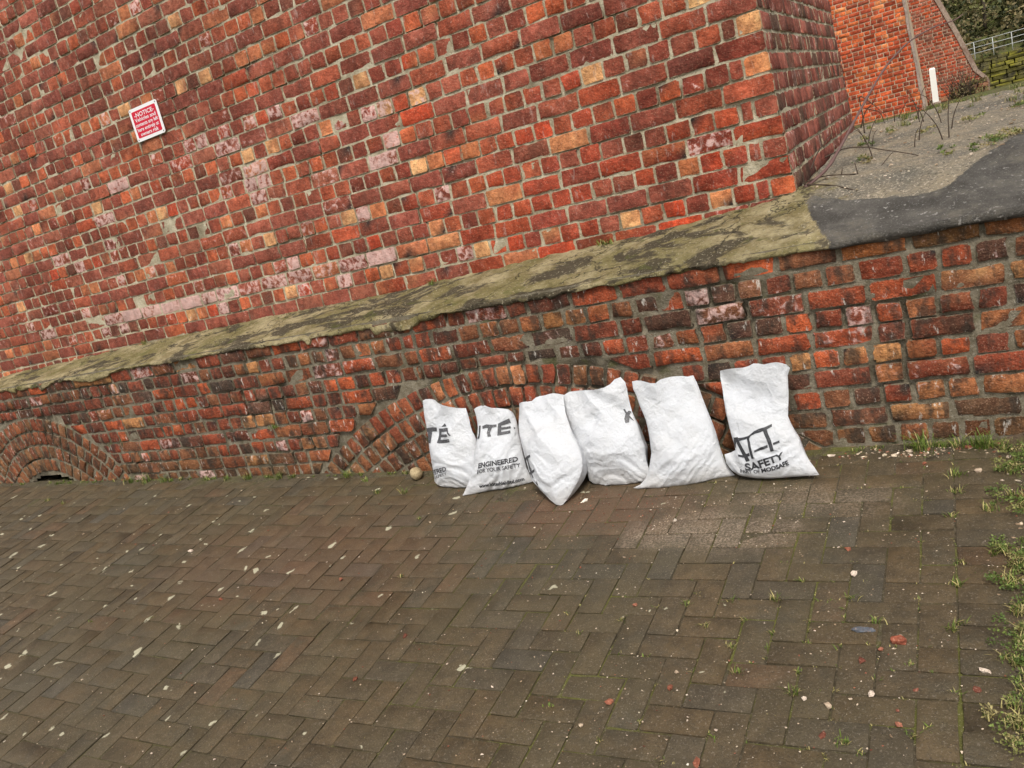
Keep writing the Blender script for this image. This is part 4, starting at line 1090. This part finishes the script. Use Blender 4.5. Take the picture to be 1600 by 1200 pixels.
# ------------------------------------------------------------------ notice on the pier
def pmat(name, col, rough=0.5, spec=0.4, bumpy=0.0, var=0.12):
    n = NT(name)
    col = np.array(col)
    c = n.mix(n.noise(40, 4), tuple(col * (1 - var)), tuple(np.minimum(col * (1 + var), 0.95)))
    return n.fin(c, rough, n.bump(n.noise(80), 0.002, bumpy) if bumpy else None, spec)
M_WHITE = pmat('sign_white', (0.80, 0.79, 0.78), 0.4, var=0.04)
M_RED = pmat('sign_red', (0.58, 0.006, 0.032), 0.35, var=0.06)
M_SCREW = pmat('screw_steel', (0.10, 0.10, 0.10), 0.4)
SX0, SX1, SZ0, SZ1 = -4.607, -4.325, 2.236, 2.442
zc = (SZ0 + SZ1) / 2
def sign_pt(a, b, off):
    """a, b in 0..1 over the plate"""
    z = SZ0 + (SZ1 - SZ0) * b
    return np.array([SX0 + (SX1 - SX0) * a, front_y(z), z]) + nF * (0.010 + off)
def rounded(a0, a1, b0, b1, r, ry, k=5):
    pts = []
    for (cx, cy, t0) in ((a1 - r, b0 + ry, -90), (a1 - r, b1 - ry, 0), (a0 + r, b1 - ry, 90), (a0 + r, b0 + ry, 180)):
        for i in range(k + 1):
            t = math.radians(t0 + 90 * i / k)
            pts.append((cx + r * math.cos(t), cy + ry * math.sin(t)))
    return pts
def plate(name, ring, off0, off1, mat, parent):
    m = len(ring)
    v = [sign_pt(a, b, off1) for a, b in ring] + [sign_pt(a, b, off0) for a, b in ring]
    f = [tuple(range(m))] + [(i, m + i, m + (i + 1) % m, (i + 1) % m) for i in range(m)]
    return mesh_obj(name, v, f, mat, parent, smooth=False)
sign = plate('notice_sign', rounded(0, 1, 0, 1, 0.05, 0.065), -0.002, 0.001, M_WHITE, None)
tag(sign, 'small red and white notice about vehicles screwed to the brick pier', 'sign')
plate('red_panel', rounded(0.075, 0.925, 0.10, 0.90, 0.03, 0.04), 0.001, 0.0018, M_RED, sign)
for txt, ca, cb, wd, ht in [('-NOTICE-', 0.5, 0.775, 0.70, 0.125), ('Vehicles and', 0.5, 0.630, 0.74, 0.108), ('contents are left', 0.5, 0.485, 0.80, 0.108), ('here entirely at', 0.5, 0.340, 0.76, 0.108), ('owners risk', 0.5, 0.195, 0.64, 0.108)]:
    bm = text_bm(txt, 0.016)
    bmesh.ops.triangulate(bm, faces=bm.faces[:])
    V = np.array([v.co[:] for v in bm.verts])
    x0, x1 = V[:, 0].min(), V[:, 0].max()
    bm.verts.index_update()
    P = [sign_pt(ca + ((v[0] - x0) / (x1 - x0) - 0.5) * wd, cb + (v[1] / 0.70 - 0.5) * ht, 0.0026) for v in V]
    mesh_obj('lettering', P, [[v.index for v in f.verts] for f in bm.faces], M_WHITE, sign, smooth=False)
    bm.free()
for a, b in ((0.05, 0.06), (0.95, 0.06), (0.05, 0.94), (0.95, 0.94)):
    plate('screw', rounded(a - 0.013, a + 0.013, b - 0.018, b + 0.018, 0.013, 0.018), 0.001, 0.003, M_SCREW, sign)

# ------------------------------------------------------------------ far pier, wing wall, post, railing, mossy wall, wood
def far_wall(root, x0, x1, z0, z1, y, gauge, pitch, seed, right=None, pal=PAL_FAR, lean=0.0, mort=M_MORTAR_FAR, back=4.0):
    b = Batch()
    r = 0
    z = z0
    while z < z1:
        st = r % 2 == 0
        rg = rngof(seed + r)
        xr = right(z) if right else x1
        x = x0 - rg.uniform(0, 0.1)
        while x < xr - 0.03:
            wd = pitch if st else pitch / 2
            e = min(x + wd, xr)
            P, F, info = brick_geo(max(e - x - 0.010, 0.015), gauge - 0.011, rg, nu=4, chip=0.05, depth=0.05)
            C_ = brick_cols(P, info, pal, rg, rg.uniform(0.0, 0.4), gain=1.15)
            b.add(to_world(P, (x + 0.005, y + lean * (z - z0), z + 0.005), uX, vZ, nL), F, C_)
            x = e
        z += gauge
        r += 1
    o = b.obj('brickwork', M_BRICK_FAR, root)
    o['kind'] = 'stuff'
    zs = [z0 + (z1 - z0) * i / 16 for i in range(17)]
    xr = [(right(zz) if right else x1) - 0.012 for zz in zs]
    ys_ = [y + lean * (zz - z0) + 0.008 for zz in zs]
    v, f = [], []
    for i, zz in enumerate(zs):
        v += [(x0 - 0.1, ys_[i], zz), (xr[i], ys_[i], zz), (xr[i], y + back, zz), (x0 - 0.1, y + back, zz)]
    for i in range(16):
        for k in range(4):
            f.append((i * 4 + k, i * 4 + (k + 1) % 4, i * 4 + 4 + (k + 1) % 4, i * 4 + 4 + k))
    f.append((64, 65, 66, 67))
    mesh_obj('core', v, f, mort, root, smooth=False)

fp = empty('brick_pier', (-2.0, 16.2, 0.4))
tag(fp, 'distant orange brick pier beyond the concrete apron, partly hidden by the near pier', 'pier')
rf = lambda z: -0.47 - 0.066 * (z - 0.47)
far_wall(fp, -4.5, -0.5, 0.22, 4.6, 16.0, 0.084, 0.222, 3000, right=rf, back=3.0)
# lit corner edge, its light painted as a pale strip on the brickwork
v, f = [], []
for i in range(13):
    z = 0.2 + 4.4 * i / 12
    for dx, dy in ((-0.030, -0.012), (0.014, -0.012), (0.014, 0.3), (-0.030, 0.3)):
        v.append((rf(z) + dx + 0.01 * math.sin(i * 2.3), 16.0 + dy, z))
for i in range(12):
    for k in range(4): f.append((i * 4 + k, i * 4 + (k + 1) % 4, i * 4 + 4 + (k + 1) % 4, i * 4 + 4 + k))
M_LITEDGE_FOOT = mat_mortar('lit_edge_and_footing', (0.34, 0.25, 0.21), (0.46, 0.37, 0.31), (0.22, 0.16, 0.13))  # pale tone paints the light on the corner; the post footing shares it
mesh_obj('lit_corner_strip', v, f, M_LITEDGE_FOOT, fp, smooth=False)

ww = empty('wing_wall', (0.0, 21.5, 0))
tag(ww, 'far brick wing wall with a steeply sloping pale edge, right of the distant pier', 'wall')
rw = lambda z: float(np.interp(z, [-0.3, 0.50, 0.60, 0.81, 1.79, 2.65, 4.6], [0.86, 0.87, 0.83, 0.66, 0.34, 0.02, -0.75]))
far_wall(ww, -3.2, 0.9, -0.25, 4.5, 21.0, 0.078, 0.215, 4000, right=lambda z: rw(z) - 0.10, pal=[(lin(176, 84, 60), 4), (lin(160, 92, 72), 4), (lin(196, 92, 54), 2.5), (lin(140, 96, 82), 3), (lin(180, 120, 100), 1.5)], back=1.2)
v, f = [], []
zs = [-0.3, 0.50, 0.60, 0.81, 1.3, 1.79, 2.2, 2.65, 3.6, 4.6]
for i, z in enumerate(zs):
    for dx, dy in ((-0.11, -0.02), (0.0, -0.02), (0.0, 1.22), (-0.11, 1.22)):
        v.append((rw(z) + dx, 21.0 + dy, z))
for i in range(len(zs) - 1):
    for k in range(4): f.append((i * 4 + k, i * 4 + (k + 1) % 4, i * 4 + 4 + (k + 1) % 4, i * 4 + 4 + k))
f.append((36, 37, 38, 39))
M_EDGE = mat_mortar('pale_edge', (0.30, 0.21, 0.16), (0.44, 0.34, 0.27), (0.20, 0.12, 0.09), 0.3)
mesh_obj('sloping_edge', v, f, M_EDGE, ww, smooth=False)
# rubble foot of the wing wall
rg = rngof(77)
b = Batch()
for r in range(7):
    x = -0.5
    while x < 0.84:
        wd = rg.uniform(0.14, 0.30)
        P, F, info = brick_geo(min(wd, 0.86 - x) - 0.02, 0.105, rg, nu=4, e=0.02, jit=0.01, rough=0.012, depth=0.1)
        C_ = brick_cols(P, info, [(lin(140, 122, 92), 3), (lin(118, 108, 80), 3), (lin(160, 120, 96), 2), (lin(104, 98, 74), 2)], rg, 0.1)
        b.add(to_world(P, (x, 20.90, -0.2 + r * 0.115 if x > 0.15 or r < 5 else -0.2), uX, vZ, nL), F, C_)
        x += wd
o = b.obj('rubble_foot', M_BRICK_FAR, ww)
o['kind'] = 'stuff'

M_POST = pmat('post_white', (0.84, 0.84, 0.80), 0.6, var=0.03)
post = empty('marker_post', (-0.36, 18.6, 0.35))
tag(post, 'white upright marker post standing before the far brick wing wall', 'post')
px = -0.30
v = []
for z, w_ in ((0.33, 0.062), (1.13, 0.062), (1.16, 0.045)):
    for dx, dy in ((-1, -1), (1, -1), (1, 1), (-1, 1)): v.append((px + dx * w_ - 0.0 * z, 18.6 + dy * w_, z))
f = [(i * 4 + k, i * 4 + (k + 1) % 4, i * 4 + 4 + (k + 1) % 4, i * 4 + 4 + k) for i in range(2) for k in range(4)] + [(8, 9, 10, 11)]
mesh_obj('shaft', v, f, M_POST, post, smooth=False)
v, f = box_vf(px - 0.10, px + 0.10, 18.5, 18.7, 0.30, 0.40)
mesh_obj('footing', v, f, M_LITEDGE_FOOT, post, smooth=False)

mw = empty('mossy_wall', (5.0, 45.3, -0.8))
tag(mw, 'low mossy stone wall at far right below the railing', 'wall')
n = NT('moss_stone')
c = n.mix(n.ramp(n.noise(3, 6, 0.6), 0.35, 0.65), (0.040, 0.036, 0.022), (0.13, 0.115, 0.055))
sp = n.sep(n.pos)
c = n.mix(n.math('MULTIPLY', n.ramp(n.noise(1.6, 6, 0.65), 0.40, 0.58), n.ramp(n.sep(n.t.nodes.new('ShaderNodeNewGeometry').outputs['Normal'])[2], -0.05, 0.35, 0.35, 1.0)), c, (0.22, 0.20, 0.03))
M_MOSSW = n.fin(c, 0.95, n.bump(n.noise(9, 5), 0.05), 0.1)
rg = rngof(5)
b = Batch()
for r in range(8):
    x = 1.0 + rg.uniform(0, 0.3)
    while x < 14:
        wd = rg.uniform(0.35, 0.8)
        P, F, info = brick_geo(wd - 0.03, 0.185, rg, nu=4, e=0.03, jit=0.012, rough=0.02, depth=0.35)
        b.add(to_world(P, (x, 45.0 + 0.07 * r, -0.95 + r * 0.2), uX, vZ, nL), F)
        x += wd
o = b.obj('stonework', M_MOSSW, mw)
o['kind'] = 'stuff'
v, f = box_vf(1.0, 14, 45.72, 46.6, -1.4, 0.58)
mesh_obj('core', v, f, M_MOSSW, mw, smooth=False)

M_RAIL = pmat('rail_paint', (0.45, 0.46, 0.44), 0.45)
rl = empty('railing', (4.0, 45.7, 0.55))
tag(rl, 'pale three-bar tubular railing above the mossy wall at far right', 'railing')
for k in range(10):
    x = 0.45 + k * 0.80
    v, f = tube_vf([(x, 45.7, 0.5), (x, 45.7, 1.47 + 0.004 * k)], 0.02)
    mesh_obj('post', v, f, M_RAIL, rl)
for z in (1.47, 1.21, 0.94):
    v, f = tube_vf([(0.2, 45.7, z), (4, 45.7, z + 0.02), (8, 45.7, z + 0.04)], 0.017)
    mesh_obj('rail', v, f, M_RAIL, rl)

# leaf scatter used for the wood, bushes and weeds
def leaf_cloud(center, rad, count, size, rg, pal, flat=0.0, up=0.3):
    """count small bent leaves through an ellipsoid, clumped"""
    nc = max(4, count // 40)
    cl = rg.normal(0, 0.45, (nc, 3))
    k = rg.integers(0, nc, count)
    p = cl[k] + rg.normal(0, 0.16, (count, 3))
    p = np.asarray(center) + p * np.asarray(rad)
    d = rg.normal(0, 1, (count, 3))
    d[:, 2] = np.abs(d[:, 2]) * up + d[:, 2] * (1 - up)
    d /= np.linalg.norm(d, axis=1, keepdims=True)
    s_ = np.cross(d, rg.normal(0, 1, (count, 3)))
    s_ /= np.linalg.norm(s_, axis=1, keepdims=True)
    L = size * rg.uniform(0.6, 1.4, (count, 1))
    a = p
    bq = p + d * L * 0.5 + s_ * L * 0.28
    c_ = p + d * L
    e_ = p + d * L * 0.5 - s_ * L * 0.28
    V = np.stack([a, bq, c_, e_], 1).reshape(-1, 3)
    F = [(4 * i, 4 * i + 1, 4 * i + 2, 4 * i + 3) for i in range(count)]
    ws = np.array([q[1] for q in pal], float)
    ci = rg.choice(len(pal), size=nc, p=ws / ws.sum())
    cols = np.array([pal[i][0] for i in ci])[k] * rg.uniform(0.65, 1.3, (count, 1))
    C_ = np.concatenate([np.repeat(cols, 4, 0), np.ones((4 * count, 1))], 1)
    return V, F, C_
def mat_leaf(name, rough=0.6, trans=0.15):
    n = NT(name)
    c = n.mix(n.noise(60, 3), n.mix(1.0, n.attr('bcol'), (0.8, 0.8, 0.8), 'MULTIPLY'), n.mix(1.0, n.attr('bcol'), (1.2, 1.2, 1.1), 'MULTIPLY'))
    return n.fin(c, rough, None, 0.3)
M_LEAF = mat_leaf('foliage')
rg = rngof(42)
WOOD = [((0.045, 0.055, 0.018), 4), ((0.085, 0.088, 0.028), 4), ((0.15, 0.12, 0.055), 5), ((0.21, 0.165, 0.08), 4), ((0.15, 0.15, 0.05), 2), ((0.028, 0.032, 0.014), 2)]
b = Batch()
for k in range(110):
    x = rg.uniform(-0.5, 7.5) if k < 80 else rg.uniform(-8, 24)
    y = rg.uniform(47.5, 62)
    z = float(ground_height(x, y)) + rg.uniform(0.0, 1.3)
    V, F, C_ = leaf_cloud((x, y, z), (1.7, 1.6, 1.3), 420, 0.22, rg, WOOD)
    b.add(V, F, C_)
o = b.obj('woodland', M_LEAF, None, smooth=False)
tag(o, 'dim brown and green undergrowth covering the far slope', 'woodland', kind='stuff')
M_BARK = pmat('bark', (0.075, 0.058, 0.042), 0.9, 0.1, 0.6, 0.3)
for k, (x, y, lab) in enumerate([(1.9, 50.0, 'thin bare tree trunk on the far slope, nearest the sloping wall edge'), (3.1, 53.0, 'thin bare tree on the far slope at the top right corner')]):
    t = empty('bare_tree', (x, y, float(ground_height(x, y))))
    tag(t, lab, 'tree')
    z = float(ground_height(x, y))
    pts = [(x + 0.1 * math.sin(i * 1.1 + k), y, z - 0.2 + i * 0.9) for i in range(8)]
    v, f = tube_vf(pts, [0.11 * (1 - i / 9) for i in range(8)])
    mesh_obj('trunk', v, f, M_BARK, t)
    bb = Batch()
    for i in range(14):
        p = Vector(pts[2 + i % 5])
        a = rg.uniform(0, 6.28)
        L = rg.uniform(0.8, 1.8)
        q = [p, p + Vector((math.cos(a) * L * 0.5, math.sin(a) * L * 0.3, L * 0.4)), p + Vector((math.cos(a) * L * 0.8, math.sin(a) * L * 0.5, L))]
        v, f = tube_vf(q, [0.03, 0.02, 0.006], 4)
        bb.add(v, f)
    mesh_obj('crown', np.concatenate(bb.v), bb.f, M_BARK, t)
# shrub growing at the foot of the wing wall
sh = empty('leafless_shrub', (0.25, 20.4, 0.1))
tag(sh, 'leafless twiggy shrub at the foot of the far wing wall', 'shrub')
bb = Batch()
for i in range(46):
    a = rg.uniform(0, 6.28)
    L = rg.uniform(0.4, 1.0)
    p0 = Vector((0.25 + rg.normal(0, 0.12), 20.35, 0.1))
    q = [p0, p0 + Vector((math.cos(a) * 0.12, math.sin(a) * 0.08, L * 0.5)), p0 + Vector((math.cos(a) * 0.34, math.sin(a) * 0.2, L))]
    v, f = tube_vf(q, [0.011, 0.008, 0.003], 4)
    bb.add(v, f)
mesh_obj('stems', np.concatenate(bb.v), bb.f, M_BARK, sh)
V, F, C_ = leaf_cloud((0.4, 20.35, 0.35), (0.45, 0.2, 0.4), 500, 0.05, rg, [((0.16, 0.15, 0.05), 3), ((0.10, 0.11, 0.03), 3), ((0.22, 0.18, 0.09), 2)])
mesh_obj('leaves', V, F, M_LEAF, sh, C_, smooth=False)

# ------------------------------------------------------------------ bramble at the corner of the pier
M_BRAMBLE = pmat('bramble_bark', (0.13, 0.072, 0.062), 0.55, 0.4, 0.5, 0.3)
M_TWIG = pmat('twig_bark', (0.065, 0.045, 0.032), 0.8, 0.2, 0.5, 0.3)
bram = empty('bramble', tuple(SPOTS['stem'][0]))
tag(bram, 'bare purple bramble stem arching up from the base of the pier corner', 'bramble')
def smooth_path(P, k=4):
    P = np.array(P)
    n_ = len(P)
    if n_ < 3: return P
    t = np.arange(n_)
    tt = np.linspace(0, n_ - 1, (n_ - 1) * k + 1)
    out_ = []
    for q in tt:
        i = min(int(q), n_ - 2)
        u = q - i
        p0, p1, p2, p3 = P[max(i - 1, 0)], P[i], P[i + 1], P[min(i + 2, n_ - 1)]
        out_.append(0.5 * (2 * p1 + (p2 - p0) * u + (2 * p0 - 5 * p1 + 4 * p2 - p3) * u * u + (3 * p1 - p0 - 3 * p2 + p3) * u ** 3))
    return np.array(out_)
pth = smooth_path(SPOTS['stem'])
m = len(pth)
rads = [(0.0078 * (1 - 0.72 * i / m)) * (1 + (0.35 if i % 6 == 0 else 0)) for i in range(m)]
v, f = tube_vf(pth, rads, 7)
mesh_obj('main_stem', v, f, M_BRAMBLE, bram)
for k, tw in enumerate(SPOTS['twigs']):
    pth = smooth_path(tw) + np.array([0, 0, 0.012 if k not in (8, 9, 10, 11, 12) else 0.0])
    m = len(pth)
    r0 = 0.0055 if k == 0 else 0.0034 if len(tw) > 3 else 0.0026
    v, f = tube_vf(pth, [r0 * (1 - 0.6 * i / m) for i in range(m)], 5)
    mesh_obj('twig', v, f, M_TWIG, bram)

rq = rngof(31)
for k in range(13):
    x, y = rq.uniform(-0.52, 0.0), rq.uniform(1.0, 2.3)
    z = float(ledge_z(x, y)) - 0.01
    L = rq.uniform(0.08, 0.26)
    a = rq.uniform(0, 6.28)
    pth = smooth_path([(x, y, z), (x + 0.10 * L * math.cos(a), y, z + 0.4 * L), (x + 0.35 * L * math.cos(a), y + 0.1 * L, z + 0.8 * L), (x + 0.7 * L * math.cos(a), y + 0.1 * L, z + L)])
    v, f = tube_vf(pth, [0.0030 * (1 - 0.7 * i / len(pth)) for i in range(len(pth))], 5)
    mesh_obj('twig', v, f, M_TWIG, bram)

# ------------------------------------------------------------------ grass, weeds
def grass_tuft(cx, cy, cz, s, rg, count=None, dry=0.25, hmax=0.055):
    V, F, C_ = [], [], []
    count = count or int(26 * s + 8)
    for i in range(count):
        a = rg.uniform(0, 6.28)
        h = hmax * s * rg.uniform(0.4, 1.15)
        lean = rg.uniform(0.15, 1.1) * h
        bx, by = cx + rg.normal(0, 0.010 * s + 0.004), cy + rg.normal(0, 0.007 * s + 0.003)
        wd = rg.uniform(0.0010, 0.0020)
        sx, sy = -math.sin(a) * wd, math.cos(a) * wd
        col = np.array([0.10, 0.145, 0.022]) if rg.random() > dry else np.array([0.32, 0.27, 0.11])
        col = col * rg.uniform(0.6, 1.4)
        b0 = len(V)
        for t, wk in ((0, 1.0), (0.45, 0.9), (0.8, 0.55), (1.0, 0.06)):
            x = bx + math.cos(a) * lean * t ** 1.8
            y = by + math.sin(a) * lean * t ** 1.8
            z = cz + h * (t - 0.28 * t ** 3)
            V += [(x + sx * wk, y + sy * wk, z), (x - sx * wk, y - sy * wk, z)]
            C_ += [list(col) + [1.0]] * 2
        for q in range(3): F.append((b0 + 2 * q, b0 + 2 * q + 1, b0 + 2 * q + 3, b0 + 2 * q + 2))
    return V, F, C_
M_GRASS = mat_leaf('grass_blade')
rg = rngof(7)
gb = Batch()
for x, y, s in SPOTS['tufts']:
    y = min(y, -0.025 - 0.01 * s)
    big = s >= 1.2
    if big and x > -1:
        continue
    V, F, C_ = grass_tuft(x, y, float(gr(x, y)) - 0.003, s * (1.25 if y > -0.3 else 0.75), rg, dry=0.20 if y > -0.3 else 0.40)
    gb.add(V, F, C_)
# thin growth along the wall foot
for k in range(70):
    x = rg.choice([rg.uniform(-6.9, -2.7), rg.uniform(-0.55, 0.15)], p=[0.75, 0.25])
    V, F, C_ = grass_tuft(x, -0.022 + rg.normal(0, 0.006), float(gz(x)) - 0.002, rg.uniform(0.2, 0.55), rg, dry=0.25)
    gb.add(V, F, C_)
# sprigs along the joints of the paving, densest towards the verge
for k in range(230):
    x = -0.123 - abs(rg.normal(0, 0.55))
    y = rg.uniform(-2.2, -0.1)
    if rg.random() < 0.5: x = X_ED - A * round((X_ED - x) / A)
    else: y = Y_J0 + A * round((y - Y_J0) / A)
    V, F, C_ = grass_tuft(x, y, float(gr(x, y)) - 0.004, rg.uniform(0.10, 0.32), rg, count=int(rg.integers(3, 9)), dry=0.55)
    gb.add(V, F, C_)
for x, y in ((-2.60, 0.42), (-5.2, 0.42), (-1.55, 0.43), (-1.52, 0.42)):
    V, F, C_ = grass_tuft(x, y, float(ledge_z(x, y)) - 0.003, 1.0, rg, dry=0.35)
    gb.add(V, F, C_)
V, F, C_ = grass_tuft(-3.72, -0.004, 0.345, 0.9, rg, dry=0.1)
gb.add(V, F, C_)
# clumps on the concrete apron
for k in range(60):
    x, y = rg.uniform(-0.45, 1.2), rg.uniform(1.7, 3.0)
    V, F, C_ = grass_tuft(x, y, float(ledge_z(x, y)) - 0.004, rg.uniform(0.4, 1.2), rg, dry=0.35)
    gb.add(V, F, C_)
o = gb.obj('grass', M_GRASS, None, smooth=False)
tag(o, 'short grass sprouting along the wall foot and paving joints', 'grass', kind='stuff')
# the two grass clumps one can point to
for x, y, s, lab in ((-0.235, -0.045, 1.75, 'lone bright green grass clump at the wall foot right of the sacks'),
                     (-0.03, -0.05, 1.55, 'straggling grass clump at the wall foot near the right edge')):
    V, F, C_ = grass_tuft(x, y, float(gr(x, y)) - 0.003, s, rngof(int(s * 100)), count=60, dry=0.12, hmax=0.06)
    o = mesh_obj('grass_clump', V, F, M_GRASS, None, C_, smooth=False)
    tag(o, lab, 'grass')
# weeds on the verge, apron and ledge
wb = Batch()
PALW = [((0.08, 0.12, 0.025), 3), ((0.13, 0.17, 0.04), 4), ((0.20, 0.20, 0.065), 3), ((0.30, 0.25, 0.11), 2)]
for x, y, s in SPOTS['weeds']:
    for q in range(2):
        xx, yy = x + 0.02 + rg.normal(0, 0.02), y + rg.normal(0, 0.02)
        V, F, C_ = leaf_cloud((xx, yy, float(gr(xx, yy)) + 0.018), (0.055 * s, 0.055 * s, 0.014), int(120 * s), 0.008, rg, PALW, up=0.8)
        V[:, 2] = np.maximum(V[:, 2], gr(V[:, 0], V[:, 1]))
        wb.add(V, F, C_)
    for q in range(3):
        V, F, C_ = grass_tuft(x + 0.02 + rg.normal(0, 0.03), y + rg.normal(0, 0.03), float(gr(x, y)) + 0.004, 0.55 * s, rg, dry=0.6)
        wb.add(V, F, C_)
for k in range(60):
    x, y = rg.uniform(0.05, 0.8), rg.uniform(-2.4, -0.05)
    V, F, C_ = leaf_cloud((x, y, float(gr(x, y)) + 0.022), (0.06, 0.06, 0.015), 110, 0.008, rg, PALW, up=0.8)
    wb.add(V, F, C_)
for x, y, s in ((0.10, 0.66, 1.5), (0.20, 0.78, 1.5), (0.05, 0.60, 1.0), (0.15, 0.70, 1.6), (0.30, 0.9, 1.4), (-0.12, 1.4, 1.2), (-0.38, 1.0, 0.9), (-0.42, 1.4, 1.0), (-0.30, 1.7, 1.0), (-0.05, 0.72, .6), (0.1, 1.5, 1.2), (0.3, 1.6, 1.5), (-0.36, 0.82, .6)):
    V, F, C_ = leaf_cloud((x, y, float(ledge_z(x, y)) + 0.012), (0.06 * s, 0.07 * s, 0.02), int(150 * s), 0.010, rg, PALW + [((0.25, 0.20, 0.09), 2)], up=0.8)
    wb.add(V, F, C_)
o = wb.obj('weeds', M_LEAF, None, smooth=False)
tag(o, 'low leafy weeds creeping along the verge and concrete apron', 'weeds', kind='stuff')

# ------------------------------------------------------------------ loose stones
def pebble(c, r, rg, sq=0.6):
    bm = bmesh.new()
    bmesh.ops.create_icosphere(bm, subdivisions=1, radius=1.0)
    V = np.array([v.co[:] for v in bm.verts])
    F = [[v.index for v in f.verts] for f in bm.faces]
    bm.free()
    V = V * (1 + rg.normal(0, 0.26, (len(V), 1)))
    V = V * np.array([r * rg.uniform(0.8, 1.6), r * rg.uniform(0.7, 1.1), r * sq])
    a = rg.uniform(0, 6.28)
    R_ = np.array([[math.cos(a), -math.sin(a), 0], [math.sin(a), math.cos(a), 0], [0, 0, 1]])
    return V @ R_.T + np.asarray(c) + np.array([0, 0, r * sq * 0.6]), F
M_GRIT = mat_brick('grit', 0.0, 0.5)
sb = Batch()
rg = rngof(99)
def grit(x, y, r, col, z=None):
    z = float(gr(x, y)) if z is None else z
    V, F = pebble((x, y, z), r, rg)
    sb.add(V, F, np.tile(np.r_[col, 0.0], (len(V), 1)))
PALE = [lin(206, 192, 170), lin(180, 164, 142), lin(220, 208, 192), lin(150, 132, 108)]
REDC = [lin(142, 88, 68), lin(152, 100, 80), lin(120, 72, 58)]
for x, y, r in SPOTS['chips'][1:]: grit(x, y, r * 0.8, REDC[rg.integers(3)])
for x, y, r in SPOTS['pale']: grit(x, y, r * 0.9, PALE[rg.integers(3)])
for k in range(1500):
    x, y = -abs(rg.normal(0, 1.0)) + 0.05, rg.uniform(-2.25, -0.03)
    grit(x, y, abs(rg.normal(0, 0.0012)) + 0.0012, PALE[rg.integers(4)] if rg.random() < 0.82 else REDC[rg.integers(3)])
for k in range(1100):
    x, y = rg.uniform(-5.5, -0.8), rg.uniform(-2.2, -0.03)
    grit(x, y, abs(rg.normal(0, 0.0014)) + 0.0012, PALE[rg.integers(4)] if rg.random() < 0.8 else REDC[rg.integers(3)])
for k in range(900):      # spilt sand and brick dust round the sacks
    if rg.random() < 0.6: x, y = rg.normal(-0.85, 0.30), rg.normal(-0.55, 0.12)
    else: x, y = rg.normal(-1.5, 0.35), rg.normal(-0.40, 0.09)
    if y > -0.28: continue
    grit(x, y, abs(rg.normal(0, 0.0010)) + 0.0010, PALE[rg.integers(4)] if x > -1.2 else REDC[rg.integers(3)])
for k in range(260):      # along the foot of the wall, right of the sacks
    grit(rg.uniform(-0.55, 0.1), rg.uniform(-0.10, -0.02), abs(rg.normal(0, 0.003)) + 0.0015, PALE[rg.integers(4)] if rg.random() < 0.7 else REDC[rg.integers(3)])
for k in range(800):      # verge
    grit(rg.uniform(0.02, 0.5), rg.uniform(-2.2, -0.03), abs(rg.normal(0, 0.0035)) + 0.002, PALE[rg.integers(4)] if rg.random() < 0.75 else REDC[rg.integers(3)])
for k in range(700):      # apron
    x, y = rg.uniform(-0.55, 0.9), rg.uniform(0.05, 2.4)
    grit(x, y, abs(rg.normal(0, 0.0025)) + 0.0015, PALE[rg.integers(4)], float(ledge_z(x, y)) + 0.003)
o = sb.obj('gravel', M_GRIT, None, smooth=False)
tag(o, 'scattered pale grit and small brick crumbs on the ground', 'gravel', kind='stuff')

def stone(name, c, dims, col, seed, label, cat, rugged=False):
    rg = rngof(seed)
    bm = bmesh.new()
    bmesh.ops.create_icosphere(bm, subdivisions=2 if rugged else 3, radius=1.0)
    V = np.array([v.co[:] for v in bm.verts])
    F = [[v.index for v in f.verts] for f in bm.faces]
    bm.free()
    V = V * (1 + 0.14 * fbm(V[:, 0] * 1.7 + seed, V[:, 1] * 1.7, V[:, 2] * 1.7, 3))[:, None]
    if rugged: V = np.sign(V) * np.abs(V) ** 0.7 * (1 + rg.normal(0, 0.10, (len(V), 1)))
    V = V * np.array(dims) + np.asarray(c)
    cc = np.tile(np.r_[col, 0.0], (len(V), 1))
    o = mesh_obj(name, V, F, M_GRIT, None, cc, smooth=not rugged)
    return tag(o, label, cat)
x, y = SPOTS['stone']
stone('round_stone', (x, y, float(gr(x, y)) + 0.032), (0.036, 0.034, 0.036), lin(176, 162, 128), 3, 'pale round stone on the paving beside the arch and leftmost sack', 'stone')
x, y = SPOTS['slate']
stone('slate_sliver', (x, y, float(gr(x, y)) + 0.005), (0.032, 0.011, 0.0045), lin(92, 98, 106), 4, 'thin grey slate sliver lying on the paving at right', 'slate', True)
x, y, r = SPOTS['chips'][0]
stone('brick_fragment', (x, y, float(gr(x, y)) + 0.008), (0.020, 0.014, 0.010), lin(146, 84, 64), 6, 'largest red brick fragment on the paving, just right of the slate sliver', 'brick fragment', True)
